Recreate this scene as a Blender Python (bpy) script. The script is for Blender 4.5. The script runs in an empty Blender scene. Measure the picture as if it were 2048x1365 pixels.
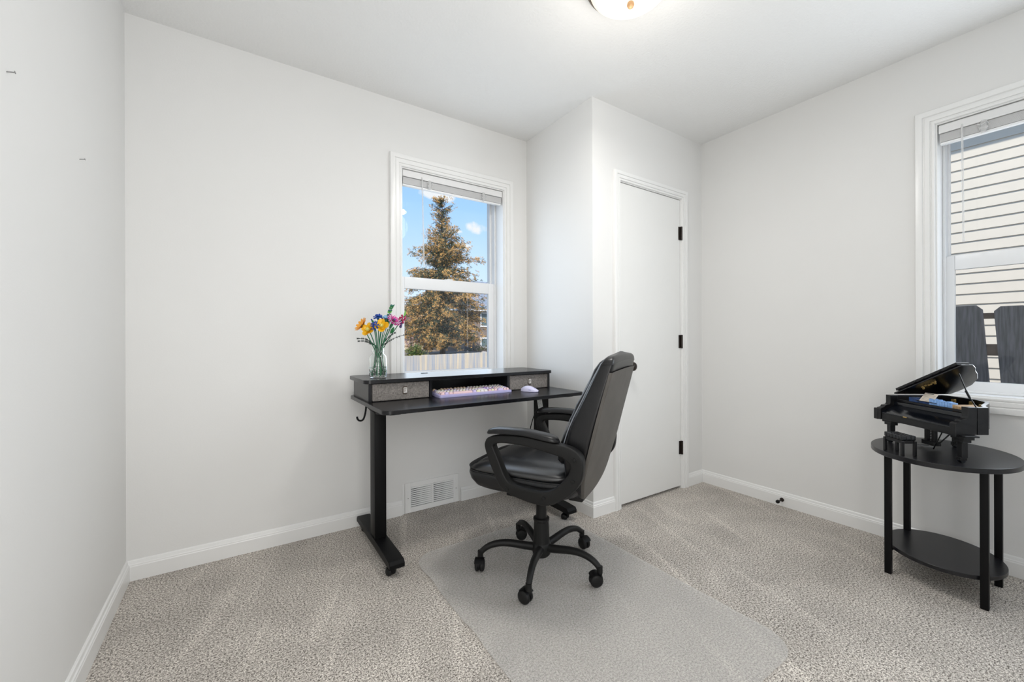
import bpy, bmesh, math, random
from mathutils import Vector, Matrix, noise
PI = math.pi
random.seed(7)
scene = bpy.context.scene
COL = scene.collection

# ------------------------------------------------------------------ materials
def nodes_of(name):
    m = bpy.data.materials.new(name); m.use_nodes = True
    nt = m.node_tree; nt.nodes.clear()
    out = nt.nodes.new('ShaderNodeOutputMaterial')
    return m, nt, out

def mat(name, col, rough=0.5, metal=0.0, bump=0.0, bscale=200.0, var=0.0, vscale=8.0, spec=0.5, coat=0.0,
        stretch=None, sheen=0.0, bdist=0.002):
    m, nt, out = nodes_of(name)
    N = nt.nodes.new; L = nt.links.new
    b = N('ShaderNodeBsdfPrincipled')
    b.inputs['Base Color'].default_value = (*col, 1)
    b.inputs['Roughness'].default_value = rough
    b.inputs['Metallic'].default_value = metal
    b.inputs['Specular IOR Level'].default_value = spec
    b.inputs['Coat Weight'].default_value = coat
    b.inputs['Sheen Weight'].default_value = sheen
    tc = N('ShaderNodeTexCoord'); mp = N('ShaderNodeMapping')
    L(tc.outputs['Object'], mp.inputs['Vector'])
    if stretch: mp.inputs['Scale'].default_value = stretch
    if var > 0:
        n = N('ShaderNodeTexNoise'); n.inputs['Scale'].default_value = vscale; n.inputs['Detail'].default_value = 5
        L(mp.outputs['Vector'], n.inputs['Vector'])
        r = N('ShaderNodeMapRange'); r.inputs['From Min'].default_value = .3; r.inputs['From Max'].default_value = .7
        r.inputs['To Min'].default_value = 1 - var; r.inputs['To Max'].default_value = 1 + var
        L(n.outputs['Fac'], r.inputs['Value'])
        mx = N('ShaderNodeVectorMath'); mx.operation = 'SCALE'; mx.inputs[0].default_value = col
        L(r.outputs['Result'], mx.inputs['Scale']); L(mx.outputs['Vector'], b.inputs['Base Color'])
    if bump > 0:
        n2 = N('ShaderNodeTexNoise'); n2.inputs['Scale'].default_value = bscale; n2.inputs['Detail'].default_value = 3
        L(mp.outputs['Vector'], n2.inputs['Vector'])
        bp = N('ShaderNodeBump'); bp.inputs['Strength'].default_value = bump; bp.inputs['Distance'].default_value = bdist
        L(n2.outputs['Fac'], bp.inputs['Height']); L(bp.outputs['Normal'], b.inputs['Normal'])
    L(b.outputs['BSDF'], out.inputs['Surface'])
    return m

M = {}
M['wall'] = mat('wall_paint', (.80, .797, .785), .55, bump=.10, bscale=160, var=.006, vscale=3)
M['ceil'] = mat('ceiling_paint', (.86, .86, .85), .8, bump=.5, bscale=95, var=.008, vscale=2, bdist=.004)
M['trim'] = mat('trim_white', (.86, .86, .85), .28, bump=.02, bscale=60, var=.006)
M['door'] = mat('door_white', (.83, .83, .815), .32, bump=.02, bscale=90, var=.006)
M['vinyl'] = mat('window_vinyl', (.88, .89, .90), .3, bump=.01)
M['slat'] = mat('blind_slat', (.80, .80, .80), .35, bump=.01)
M['lam'] = mat('black_laminate', (.009, .009, .011), .30, bump=.10, bscale=500, var=.25, vscale=25, spec=.42)
M['desktop'] = mat('black_desk_laminate', (.006, .006, .008), .27, bump=.05, bscale=600, var=.2, vscale=25, spec=.36)
M['steel'] = mat('black_powder_steel', (.0045, .0045, .005), .45, bump=.08, bscale=700, spec=.16)
M['plas'] = mat('black_plastic', (.010, .010, .010), .48, bump=.12, bscale=900, spec=.26)
M['rubber'] = mat('black_rubber', (.007, .007, .007), .55, spec=.25)
M['leather'] = mat('black_leather', (.0065, .0065, .0075), .33, bump=.16, bscale=420, var=.2, vscale=14, spec=.42)
M['leather3'] = mat('seat_leather', (.0075, .0077, .009), .34, bump=.14, bscale=420, var=.2, vscale=14, spec=1.0)
M['leather_lit'] = mat('leather_back_lit', (.085, .078, .070), .50, bump=.16, bscale=420, var=.15, vscale=14, spec=.35)  # paler base colour carries the light that falls on the chair's rear
M['stitch'] = mat('grey_stitching', (.20, .22, .25), .5)
M['chrome'] = mat('chrome', (.75, .76, .78), .15, 1.0)
M['bronze'] = mat('bronze_metal', (.16, .12, .085), .35, .9, var=.2, vscale=30)
M['finial'] = mat('warm_finial', (.50, .30, .15), .45, .3)
M['hinge'] = mat('dark_bronze', (.022, .015, .012), .4, .5)
M['lilac'] = mat('lilac_plastic', (.50, .48, .78), .3)
M['lilac3'] = mat('pale_lilac_plastic', (.66, .65, .86), .28)
M['lilac2'] = mat('lilac_dark', (.16, .15, .50), .35)
M['tag'] = mat('white_leather_tag', (.72, .70, .68), .5)
M['brown'] = mat('brown_loop', (.10, .075, .06), .5)
M['label'] = mat('white_label', (.66, .66, .64), .5)
M['ink'] = mat('label_ink', (.04, .04, .04), .6)
M['pblack'] = mat('glossy_black_brick', (.004, .005, .008), .16, spec=.5)
M['pbrick'] = mat('satin_black_brick', (.006, .006, .007), .30, spec=.30, var=.3, vscale=60)
M['gold'] = mat('gold_brick', (.42, .28, .09), .35, .2)
M['tan'] = mat('tan_brick', (.55, .38, .22), .45)
M['azure'] = mat('light_blue_brick', (.24, .44, .80), .35, var=.15, vscale=90)
M['navy'] = mat('dark_blue_brick', (.035, .075, .20), .3, var=.4, vscale=90)
M['paper'] = mat('sheet_paper', (.80, .72, .62), .6)
M['stem'] = mat('stem_green', (.015, .17, .075), .4)
M['leafd'] = mat('dark_leaf', (.022, .035, .032), .45)
M['leafg'] = mat('green_leaf', (.03, .22, .06), .45)
M['lime'] = mat('lime_leaf', (.15, .50, .05), .45)
M['teal'] = mat('teal_leaf', (.03, .17, .13), .45)
M['orange'] = mat('orange_petal', (.95, .42, .04), .4)
M['yellow'] = mat('yellow_petal', (.92, .52, .015), .38)
M['yelc'] = mat('pale_yellow_centre', (.85, .80, .25), .4)
M['blue'] = mat('blue_petal', (.015, .07, .38), .38)
M['sky'] = mat('pale_blue_petal', (.28, .50, .70), .4)
M['pink'] = mat('magenta_petal', (.62, .05, .30), .38)
M['crim'] = mat('crimson_petal', (.42, .02, .10), .4)
M['plum'] = mat('plum_petal', (.09, .06, .19), .4)
M['pinkl'] = mat('pale_pink_petal', (.75, .40, .62), .4)
M['cavity_shade'] = mat('duct_shade', (.03, .03, .03), .8)
M['screw'] = mat('grey_screw', (.25, .25, .25), .35, .8)
for nm, c in dict(k_white=(.80, .77, .74), k_pink=(.80, .58, .60), k_peach=(.84, .62, .46), k_lilac=(.60, .52, .78),
                  k_purple=(.38, .24, .58), k_cream=(.80, .77, .55), k_yellow=(.82, .70, .20), k_dark=(.12, .12, .2)).items():
    M[nm] = mat(nm.replace('k_', 'keycap_'), c, .4)

def fabric_mat():
    m, nt, out = nodes_of('grey_woven_fabric'); N = nt.nodes.new; L = nt.links.new
    b = N('ShaderNodeBsdfPrincipled'); b.inputs['Roughness'].default_value = .9
    tc = N('ShaderNodeTexCoord')
    fs = []
    for sc in ((80, 80, 760), (760, 80, 80)):
        mp = N('ShaderNodeMapping'); mp.inputs['Scale'].default_value = sc
        n = N('ShaderNodeTexNoise'); n.inputs['Scale'].default_value = 1.0; n.inputs['Detail'].default_value = 2
        L(tc.outputs['Object'], mp.inputs['Vector']); L(mp.outputs['Vector'], n.inputs['Vector']); fs.append(n)
    a = N('ShaderNodeMath'); a.operation = 'ADD'
    L(fs[0].outputs['Fac'], a.inputs[0]); L(fs[1].outputs['Fac'], a.inputs[1])
    r = N('ShaderNodeValToRGB'); r.color_ramp.elements[0].position = .80 / 2; r.color_ramp.elements[0].color = (.12, .11, .103, 1)
    r.color_ramp.elements[1].position = 1.2 / 2; r.color_ramp.elements[1].color = (.31, .285, .265, 1)
    h = N('ShaderNodeMath'); h.operation = 'MULTIPLY'; h.inputs[1].default_value = .5
    L(a.outputs[0], h.inputs[0]); L(h.outputs[0], r.inputs['Fac']); L(r.outputs['Color'], b.inputs['Base Color'])
    bp = N('ShaderNodeBump'); bp.inputs['Strength'].default_value = .4; bp.inputs['Distance'].default_value = .001
    L(h.outputs[0], bp.inputs['Height']); L(bp.outputs['Normal'], b.inputs['Normal'])
    L(b.outputs['BSDF'], out.inputs['Surface']); return m
M['fabric'] = fabric_mat()

def carpet_mat():
    m, nt, out = nodes_of('cut_pile_carpet'); N = nt.nodes.new; L = nt.links.new
    b = N('ShaderNodeBsdfPrincipled'); b.inputs['Roughness'].default_value = .95
    b.inputs['Specular IOR Level'].default_value = .1
    tc = N('ShaderNodeTexCoord')
    n1 = N('ShaderNodeTexNoise'); n1.inputs['Scale'].default_value = 150; n1.inputs['Detail'].default_value = 3; n1.inputs['Roughness'].default_value = .65
    n3 = N('ShaderNodeTexNoise'); n3.inputs['Scale'].default_value = 330; n3.inputs['Detail'].default_value = 2
    L(tc.outputs['Object'], n1.inputs['Vector']); L(tc.outputs['Object'], n3.inputs['Vector'])
    ad = N('ShaderNodeMath'); ad.operation = 'MULTIPLY_ADD'; ad.inputs[1].default_value = .55
    mul = N('ShaderNodeMath'); mul.operation = 'MULTIPLY'; mul.inputs[1].default_value = .45
    L(n3.outputs['Fac'], mul.inputs[0]); L(n1.outputs['Fac'], ad.inputs[0]); L(mul.outputs[0], ad.inputs[2])
    r = N('ShaderNodeValToRGB'); cr = r.color_ramp
    cr.elements[0].position = .40; cr.elements[0].color = (.085, .072, .062, 1)
    cr.elements[1].position = .60; cr.elements[1].color = (.90, .85, .79, 1)
    e = cr.elements.new(.485); e.color = (.455, .415, .372, 1)
    L(ad.outputs[0], r.inputs['Fac'])
    # pile lying this way and that: broad soft patches and long vacuum strokes
    mpw = N('ShaderNodeMapping'); mpw.inputs['Scale'].default_value = (1.6, 1.6, 1.6)
    n2 = N('ShaderNodeTexNoise'); n2.inputs['Scale'].default_value = 2.2; n2.inputs['Detail'].default_value = 5; n2.inputs['Distortion'].default_value = .6
    L(tc.outputs['Object'], mpw.inputs['Vector']); L(mpw.outputs['Vector'], n2.inputs['Vector'])
    mps = N('ShaderNodeMapping'); mps.inputs['Rotation'].default_value = (0, 0, math.radians(-68))
    mp2 = N('ShaderNodeMapping'); mp2.inputs['Scale'].default_value = (.8, 8, 1); L(mps.outputs['Vector'], mp2.inputs['Vector'])
    n4 = N('ShaderNodeTexNoise'); n4.inputs['Scale'].default_value = 1.5; n4.inputs['Detail'].default_value = 3; n4.inputs['Distortion'].default_value = .4
    L(tc.outputs['Object'], mps.inputs['Vector']); L(mp2.outputs['Vector'], n4.inputs['Vector'])
    r4 = N('ShaderNodeMapRange'); r4.inputs['From Min'].default_value = .56; r4.inputs['From Max'].default_value = .72
    r4.inputs['To Min'].default_value = 0; r4.inputs['To Max'].default_value = .22
    L(n4.outputs['Fac'], r4.inputs['Value'])
    r2 = N('ShaderNodeMapRange'); r2.inputs['From Min'].default_value = .35; r2.inputs['From Max'].default_value = .65
    r2.inputs['To Min'].default_value = .90; r2.inputs['To Max'].default_value = 1.10
    L(n2.outputs['Fac'], r2.inputs['Value'])
    sm = N('ShaderNodeMath'); sm.operation = 'ADD'; L(r2.outputs['Result'], sm.inputs[0]); L(r4.outputs['Result'], sm.inputs[1])
    vs = N('ShaderNodeVectorMath'); vs.operation = 'SCALE'
    L(r.outputs['Color'], vs.inputs[0]); L(sm.outputs[0], vs.inputs['Scale']); L(vs.outputs['Vector'], b.inputs['Base Color'])
    bp = N('ShaderNodeBump'); bp.inputs['Strength'].default_value = .75; bp.inputs['Distance'].default_value = .006
    L(ad.outputs[0], bp.inputs['Height']); L(bp.outputs['Normal'], b.inputs['Normal'])
    L(b.outputs['BSDF'], out.inputs['Surface']); return m
M['carpet'] = carpet_mat()

def glass_pane():
    m, nt, out = nodes_of('window_glass'); N = nt.nodes.new; L = nt.links.new
    t = N('ShaderNodeBsdfTransparent'); g = N('ShaderNodeBsdfGlossy'); g.inputs['Roughness'].default_value = .02
    mx = N('ShaderNodeMixShader'); mx.inputs[0].default_value = .02
    t.inputs['Color'].default_value = (.97, .98, .98, 1)
    L(t.outputs[0], mx.inputs[1]); L(g.outputs[0], mx.inputs[2]); L(mx.outputs[0], out.inputs['Surface']); return m
M['glass'] = glass_pane()

def jar_glass():
    m, nt, out = nodes_of('clear_jar_glass'); N = nt.nodes.new; L = nt.links.new
    g = N('ShaderNodeBsdfPrincipled'); g.inputs['Transmission Weight'].default_value = 1.0
    g.inputs['Roughness'].default_value = .01; g.inputs['IOR'].default_value = 1.42
    g.inputs['Base Color'].default_value = (.97, 1, .985, 1)
    L(g.outputs[0], out.inputs['Surface']); return m
M['jar'] = jar_glass()

def clear_plastic():
    m, nt, out = nodes_of('clear_plastic'); N = nt.nodes.new; L = nt.links.new
    t = N('ShaderNodeBsdfTransparent'); g = N('ShaderNodeBsdfPrincipled'); g.inputs['Base Color'].default_value = (.8, .8, .8, 1)
    g.inputs['Roughness'].default_value = .1
    mx = N('ShaderNodeMixShader'); mx.inputs[0].default_value = .45
    L(t.outputs[0], mx.inputs[1]); L(g.outputs[0], mx.inputs[2]); L(mx.outputs[0], out.inputs['Surface']); return m
M['clear'] = clear_plastic()

def mat_plastic():
    m, nt, out = nodes_of('translucent_vinyl_mat'); N = nt.nodes.new; L = nt.links.new
    t = N('ShaderNodeBsdfTransparent'); t.inputs['Color'].default_value = (.98, .98, .98, 1)
    b = N('ShaderNodeBsdfPrincipled'); b.inputs['Base Color'].default_value = (.80, .78, .755, 1)
    b.inputs['Roughness'].default_value = .22; b.inputs['Specular IOR Level'].default_value = .8
    tc = N('ShaderNodeTexCoord')
    n = N('ShaderNodeTexNoise'); n.inputs['Scale'].default_value = 9; n.inputs['Detail'].default_value = 4
    L(tc.outputs['Object'], n.inputs['Vector'])
    n2 = N('ShaderNodeTexNoise'); n2.inputs['Scale'].default_value = 300; n2.inputs['Detail'].default_value = 2
    L(tc.outputs['Object'], n2.inputs['Vector'])
    bp = N('ShaderNodeBump'); bp.inputs['Strength'].default_value = .08; bp.inputs['Distance'].default_value = .01
    L(n.outputs['Fac'], bp.inputs['Height'])
    bp2 = N('ShaderNodeBump'); bp2.inputs['Strength'].default_value = .3; bp2.inputs['Distance'].default_value = .0015
    L(n2.outputs['Fac'], bp2.inputs['Height']); L(bp.outputs['Normal'], bp2.inputs['Normal']); L(bp2.outputs['Normal'], b.inputs['Normal'])
    mx = N('ShaderNodeMixShader'); mx.inputs[0].default_value = .27
    L(t.outputs[0], mx.inputs[1]); L(b.outputs[0], mx.inputs[2]); L(mx.outputs[0], out.inputs['Surface']); return m
M['chairmat'] = mat_plastic()

def glow_mat(name, col, strength, base=(.9, .86, .75)):
    m, nt, out = nodes_of(name); N = nt.nodes.new; L = nt.links.new
    b = N('ShaderNodeBsdfPrincipled'); b.inputs['Base Color'].default_value = (*base, 1); b.inputs['Roughness'].default_value = .35
    b.inputs['Emission Color'].default_value = (*col, 1); b.inputs['Emission Strength'].default_value = strength
    L(b.outputs[0], out.inputs['Surface']); return m
M['bowl'] = glow_mat('frosted_lit_glass', (1, .90, .72), .42, (.80, .76, .66))

def attr_mat(name, rough=.8):
    m, nt, out = nodes_of(name); N = nt.nodes.new; L = nt.links.new
    b = N('ShaderNodeBsdfPrincipled'); b.inputs['Roughness'].default_value = rough
    a = N('ShaderNodeAttribute'); a.attribute_name = 'tint'
    L(a.outputs['Color'], b.inputs['Base Color']); L(b.outputs[0], out.inputs['Surface']); return m
M['foliage'] = attr_mat('foliage')

def wood(name, c0, c1, axis, sc=14):
    m, nt, out = nodes_of(name); N = nt.nodes.new; L = nt.links.new
    b = N('ShaderNodeBsdfPrincipled'); b.inputs['Roughness'].default_value = .8
    tc = N('ShaderNodeTexCoord'); mp = N('ShaderNodeMapping'); mp.inputs['Scale'].default_value = axis
    n = N('ShaderNodeTexNoise'); n.inputs['Scale'].default_value = sc; n.inputs['Detail'].default_value = 6
    r = N('ShaderNodeValToRGB'); r.color_ramp.elements[0].position = .35; r.color_ramp.elements[0].color = (*c0, 1)
    r.color_ramp.elements[1].position = .65; r.color_ramp.elements[1].color = (*c1, 1)
    L(tc.outputs['Object'], mp.inputs['Vector']); L(mp.outputs['Vector'], n.inputs['Vector']); L(n.outputs['Fac'], r.inputs['Fac'])
    L(r.outputs['Color'], b.inputs['Base Color']); L(b.outputs[0], out.inputs['Surface']); return m
M['greywood'] = wood('weathered_grey_wood', (.13, .13, .14), (.24, .24, .26), (6, 6, .5))
M['rail'] = wood('brown_rail_wood', (.13, .10, .08), (.22, .17, .14), (1, 1, 1))
M['palewood'] = wood('pale_fence_wood', (.47, .48, .52), (.86, .70, .50), (1, 1, .05), 9)
M['siding'] = mat('cream_siding', (.70, .635, .545), .6, bump=.05, bscale=80, var=.02)
M['soffit'] = mat('white_soffit', (.7, .7, .7), .6)
M['shingle'] = mat('grey_shingles', (.20, .23, .29), .9, var=.25, vscale=6)
M['brownsiding'] = mat('brown_siding', (.20, .16, .14), .8, var=.1)
M['tanwall'] = mat('tan_stucco', (.70, .58, .46), .8, var=.05)
M['extwhite'] = mat('outdoor_white_trim', (.80, .80, .82), .6)
M['darkglass'] = mat('dark_window_glass', (.10, .14, .15), .1)
M['bark'] = mat('tree_bark', (.06, .045, .035), .9, var=.3, vscale=10)
M['soil'] = mat('dry_yard_soil', (.20, .165, .13), .95, bump=.6, bscale=4, var=.35, vscale=1.2, bdist=.05)
M['rock'] = mat('pale_rock', (.42, .38, .35), .9, var=.3, vscale=4)
M['roofing'] = mat('house_roofing', (.12, .12, .12), .9)

# ------------------------------------------------------------------ mesh helpers
class MB:
    def __init__(s): s.bm = bmesh.new()
    def box(s, x0, x1, y0, y1, z0, z1, M4=None):
        vs = [s.bm.verts.new(Vector(p)) for p in ((x0,y0,z0),(x1,y0,z0),(x1,y1,z0),(x0,y1,z0),(x0,y0,z1),(x1,y0,z1),(x1,y1,z1),(x0,y1,z1))]
        if M4 is not None:
            for v in vs: v.co = M4 @ v.co
        for f in ((0,3,2,1),(4,5,6,7),(0,1,5,4),(1,2,6,5),(2,3,7,6),(3,0,4,7)): s.bm.faces.new([vs[i] for i in f])
        return s
    def rbox(s, x0, x1, y0, y1, z0, z1, r=.003, seg=2, M4=None):
        t = bmesh.new()
        vs = [t.verts.new(Vector(p)) for p in ((x0,y0,z0),(x1,y0,z0),(x1,y1,z0),(x0,y1,z0),(x0,y0,z1),(x1,y0,z1),(x1,y1,z1),(x0,y1,z1))]
        for f in ((0,3,2,1),(4,5,6,7),(0,1,5,4),(1,2,6,5),(2,3,7,6),(3,0,4,7)): t.faces.new([vs[i] for i in f])
        bmesh.ops.bevel(t, geom=t.edges[:], offset=r, segments=seg, affect='EDGES', profile=.6)
        if M4 is not None: t.transform(M4)
        s.merge(t); return s
    def merge(s, t):
        me = bpy.data.meshes.new('tmp'); t.to_mesh(me); t.free(); s.bm.from_mesh(me); bpy.data.meshes.remove(me)
    def mergeme(s, me, M4=None):
        if M4 is not None: me.transform(M4)
        s.bm.from_mesh(me); bpy.data.meshes.remove(me); return s
    def prism(s, pts, z0, z1, M4=None, bevel=0.0, seg=2):
        t = bmesh.new(); n = len(pts)
        a = [t.verts.new((p[0], p[1], z0)) for p in pts]; b = [t.verts.new((p[0], p[1], z1)) for p in pts]
        t.faces.new(a[::-1]); t.faces.new(b)
        for i in range(n): t.faces.new((a[i], a[(i+1) % n], b[(i+1) % n], b[i]))
        bmesh.ops.recalc_face_normals(t, faces=t.faces[:])
        if bevel > 0:
            es = [e for e in t.edges if abs(e.verts[0].co.z - e.verts[1].co.z) < 1e-7]
            bmesh.ops.bevel(t, geom=es, offset=bevel, segments=seg, affect='EDGES', profile=.6, clamp_overlap=True)
        if M4 is not None: t.transform(M4)
        s.merge(t); return s
    def cyl(s, p0, p1, r0, r1=None, n=20, caps=True):
        r1 = r0 if r1 is None else r1
        p0, p1 = Vector(p0), Vector(p1); d = (p1-p0).normalized()
        a = d.orthogonal().normalized(); b = d.cross(a)
        R = [[s.bm.verts.new(p + (a*math.cos(2*PI*i/n) + b*math.sin(2*PI*i/n))*r) for i in range(n)] for p, r in ((p0, r0), (p1, r1))]
        for i in range(n): s.bm.faces.new((R[0][i], R[0][(i+1) % n], R[1][(i+1) % n], R[1][i]))
        if caps: s.bm.faces.new(R[0][::-1]); s.bm.faces.new(R[1])
        return s
    def lathe(s, prof, n=32, M4=None, closed=False):
        rings = []
        for r, z in prof:
            if r < 1e-6: v = s.bm.verts.new((0, 0, z)); rings.append([v])
            else: rings.append([s.bm.verts.new((r*math.cos(2*PI*i/n), r*math.sin(2*PI*i/n), z)) for i in range(n)])
        pairs = list(zip(rings[:-1], rings[1:]))
        if closed: pairs.append((rings[-1], rings[0]))
        for A, B in pairs:
            for i in range(n):
                j = (i+1) % n
                if len(A) == 1 and len(B) == 1: continue
                if len(A) == 1: s.bm.faces.new((A[0], B[j], B[i]))
                elif len(B) == 1: s.bm.faces.new((A[i], A[j], B[0]))
                else: s.bm.faces.new((A[i], A[j], B[j], B[i]))
        if M4 is not None:
            for R in rings:
                for v in R: v.co = M4 @ v.co
        return s
    def tube(s, pts, r, n=8, caps=True, sx=1.0, sy=1.0, upv=None):
        P = [Vector(p) for p in pts]; k = len(P)
        rr = r if isinstance(r, (list, tuple)) else [r]*k
        T = [((P[min(i+1, k-1)] - P[max(i-1, 0)]).normalized()) for i in range(k)]
        a = Vector(upv) if upv else T[0].orthogonal()
        rings = []
        for i in range(k):
            a = (a - T[i]*a.dot(T[i]))
            if a.length < 1e-6: a = T[i].orthogonal()
            a.normalize(); b = T[i].cross(a)
            if n == 4:
                rings.append([s.bm.verts.new(P[i] + (a*cx*sx + b*cy*sy)*rr[i]) for cx, cy in ((1,1),(-1,1),(-1,-1),(1,-1))])
            else:
                rings.append([s.bm.verts.new(P[i] + (a*math.cos(2*PI*j/n)*sx + b*math.sin(2*PI*j/n)*sy)*rr[i]) for j in range(n)])
        for A, B in zip(rings[:-1], rings[1:]):
            for j in range(n): s.bm.faces.new((A[j], A[(j+1) % n], B[(j+1) % n], B[j]))
        if caps: s.bm.faces.new(rings[0][::-1]); s.bm.faces.new(rings[-1])
        return s
    def quadgrid(s, G, closeu=False):
        V = [[s.bm.verts.new(p) for p in row] for row in G]
        for i in range(len(V)-1):
            w = len(V[i])
            for j in range(w if closeu else w-1):
                s.bm.faces.new((V[i][j], V[i][(j+1) % w], V[i+1][(j+1) % w], V[i+1][j]))
        return V
    def xf(s, M4): s.bm.transform(M4); return s
    def build(s, name, m, parent=None, angle=35, loc=None, smooth=True, recalc=True):
        if recalc: bmesh.ops.recalc_face_normals(s.bm, faces=s.bm.faces[:])
        s.bm.normal_update()
        if smooth:
            lim = math.radians(angle)
            for f in s.bm.faces: f.smooth = True
            for e in s.bm.edges:
                if len(e.link_faces) != 2 or e.calc_face_angle(0) > lim: e.smooth = False
        me = bpy.data.meshes.new(name); s.bm.to_mesh(me); s.bm.free()
        me.materials.append(m)
        o = bpy.data.objects.new(name, me); COL.objects.link(o)
        if parent is not None: o.parent = parent
        if loc is not None: o.location = loc
        return o

def catmull(P, sub=6, closed=True):
    out = []; n = len(P)
    for i in range(n if closed else n-1):
        def g(k): return P[k % n] if closed else P[max(0, min(n-1, k))]
        p0, p1, p2, p3 = g(i-1), g(i), g(i+1), g(i+2)
        for s_ in range(sub):
            t = s_/sub
            out.append(tuple(.5*((2*b) + (-a+c)*t + (2*a-5*b+4*c-d)*t*t + (-a+3*b-3*c+d)*t**3) for a, b, c, d in zip(p0, p1, p2, p3)))
    if not closed: out.append(tuple(P[-1]))
    return out

def shape(polys, half, bevel, M4=None):
    """filled outline with holes, extruded +-half and bevelled, as a mesh datablock"""
    cu = bpy.data.curves.new('c', 'CURVE'); cu.dimensions = '2D'; cu.fill_mode = 'BOTH'
    cu.extrude = max(0, half-bevel); cu.bevel_depth = bevel; cu.bevel_resolution = 2; cu.offset = -bevel
    for P in polys:
        sp = cu.splines.new('POLY'); sp.points.add(len(P)-1); sp.use_cyclic_u = True
        for q, p in zip(sp.points, P): q.co = (p[0], p[1], 0, 1)
    ob = bpy.data.objects.new('c', cu); COL.objects.link(ob)
    dg = bpy.context.evaluated_depsgraph_get(); dg.update()
    me = bpy.data.meshes.new_from_object(ob.evaluated_get(dg))
    bpy.data.objects.remove(ob); bpy.data.curves.remove(cu)
    t = bmesh.new(); t.from_mesh(me); bmesh.ops.remove_doubles(t, verts=t.verts[:], dist=1e-5); t.to_mesh(me); t.free()
    me.materials.clear()
    if M4 is not None: me.transform(M4)
    return me

def rrect(x0, x1, y0, y1, r, n=5):
    out = []
    for cx, cy, a0 in ((x1-r, y1-r, 0), (x0+r, y1-r, 90), (x0+r, y0+r, 180), (x1-r, y0+r, 270)):
        for i in range(n+1):
            a = math.radians(a0 + 90*i/n); out.append((cx + r*math.cos(a), cy + r*math.sin(a)))
    return out

def T(x, y, z): return Matrix.Translation((x, y, z))
def R(a, ax): return Matrix.Rotation(math.radians(a), 4, ax)
def basis(o, x, y, z):
    m = Matrix.Identity(4)
    for i, v in enumerate((x, y, z)):
        for j in range(3): m[j][i] = v[j]
    for j in range(3): m[j][3] = o[j]
    return m

def empty(name, loc, rz=0.0):
    o = bpy.data.objects.new(name, None); COL.objects.link(o); o.location = loc; o.rotation_euler = (0, 0, rz); o.empty_display_size = .05
    return o
def tag(o, label, cat, group=None, kind=None):
    o['label'] = label; o['category'] = cat
    if group: o['group'] = group
    if kind: o['kind'] = kind
    return o
def struct(o, label=None):
    o['kind'] = 'structure'
    if label: o['label'] = label
    return o

# ------------------------------------------------------------------ room
XC, D, XR, H, YB = 2.1156, .6554, 3.2045, 2.44, -2.78
WT = .18
W1 = (1.207, 1.922, .775, 2.055)            # window 1 opening x0,x1,z0,z1 (wall y=0)
W2 = (-2.775+.02, -1.862, .765, 2.062)      # window 2 opening y0,y1,z0,z1 (wall x=XR)
def wall_with_hole(name, u0, u1, w0, w1, z1, f):
    """f(u,w,z) maps to world; w0..w1 thickness; list of holes"""
    pass
b = MB().box(-.14, W1[0], 0, WT, 0, H).box(W1[1], XC+.02, 0, WT, 0, H).box(W1[0], W1[1], 0, WT, 0, W1[2]).box(W1[0], W1[1], 0, WT, W1[3], H)
struct(b.build('wall_back', M['wall']), 'long white wall behind the desk')
struct(MB().box(-.14, 0, YB-.12, 0, 0, H).build('wall_left', M['wall']), 'plain white wall at the left edge')
b = MB().box(XR, XR+WT, W2[1], -D, 0, H).box(XR, XR+WT, YB-.12, W2[0], 0, H).box(XR, XR+WT, W2[0], W2[1], 0, W2[2]).box(XR, XR+WT, W2[0], W2[1], W2[3], H)
struct(b.build('wall_right', M['wall']), 'white wall with the window on the right')
b = MB().box(XC, XC+.02, -D+.11, 0, 0, H)
struct(b.build('wall_closet_side', M['wall']), 'white side wall of the closet between desk and door')
DX0, DX1, DZ = 2.345, 2.955, 1.995
b = MB().box(XC, DX0-.018, -D, -D+.11, 0, H).box(DX1+.018, XR+WT, -D, -D+.11, 0, H).box(DX0-.018, DX1+.018, -D, -D+.11, DZ+.018, H)
struct(b.build('wall_closet_front', M['wall']), 'white wall holding the narrow closet door')
HX0, HX1 = .06, .98                          # doorway behind the camera
b = MB().box(-.14, HX0, YB-.12, YB, 0, H).box(HX1, XR+WT, YB-.12, YB, 0, H).box(HX0, HX1, YB-.12, YB, 2.05, H)
struct(b.build('wall_rear', M['wall']), 'wall behind the viewer with the open doorway')
b = MB().box(-.5, -.4, YB-1.5, YB-.12, 0, H).box(1.6, 1.7, YB-1.5, YB-.12, 0, H).box(-.5, 1.7, YB-1.6, YB-1.5, 0, H)
struct(b.build('wall_hallway', M['wall']))
struct(MB().box(XC+.02, XR+WT, .002, WT, 0, H).build('wall_closet_rear', M['wall']))
b = MB(); b.box(-.5, XR+WT, YB-1.6, WT, -.05, 0)
struct(b.build('floor', M['carpet']), 'beige-grey cut pile carpet floor')
struct(MB().box(-.5, XR+WT, YB-1.6, WT, H, H+.1).build('ceiling', M['ceil']), 'white textured ceiling')
# roof of the house, seen only by the sun
struct(MB().box(-6, XR+WT+.35, YB-4, WT+.35, H+.1, H+.32).build('roof', M['roofing']))
struct(MB().box(-6, XR+WT-.001, YB-4, WT-.001, -1.6, -.051).build('foundation', M['tanwall']))

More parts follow.
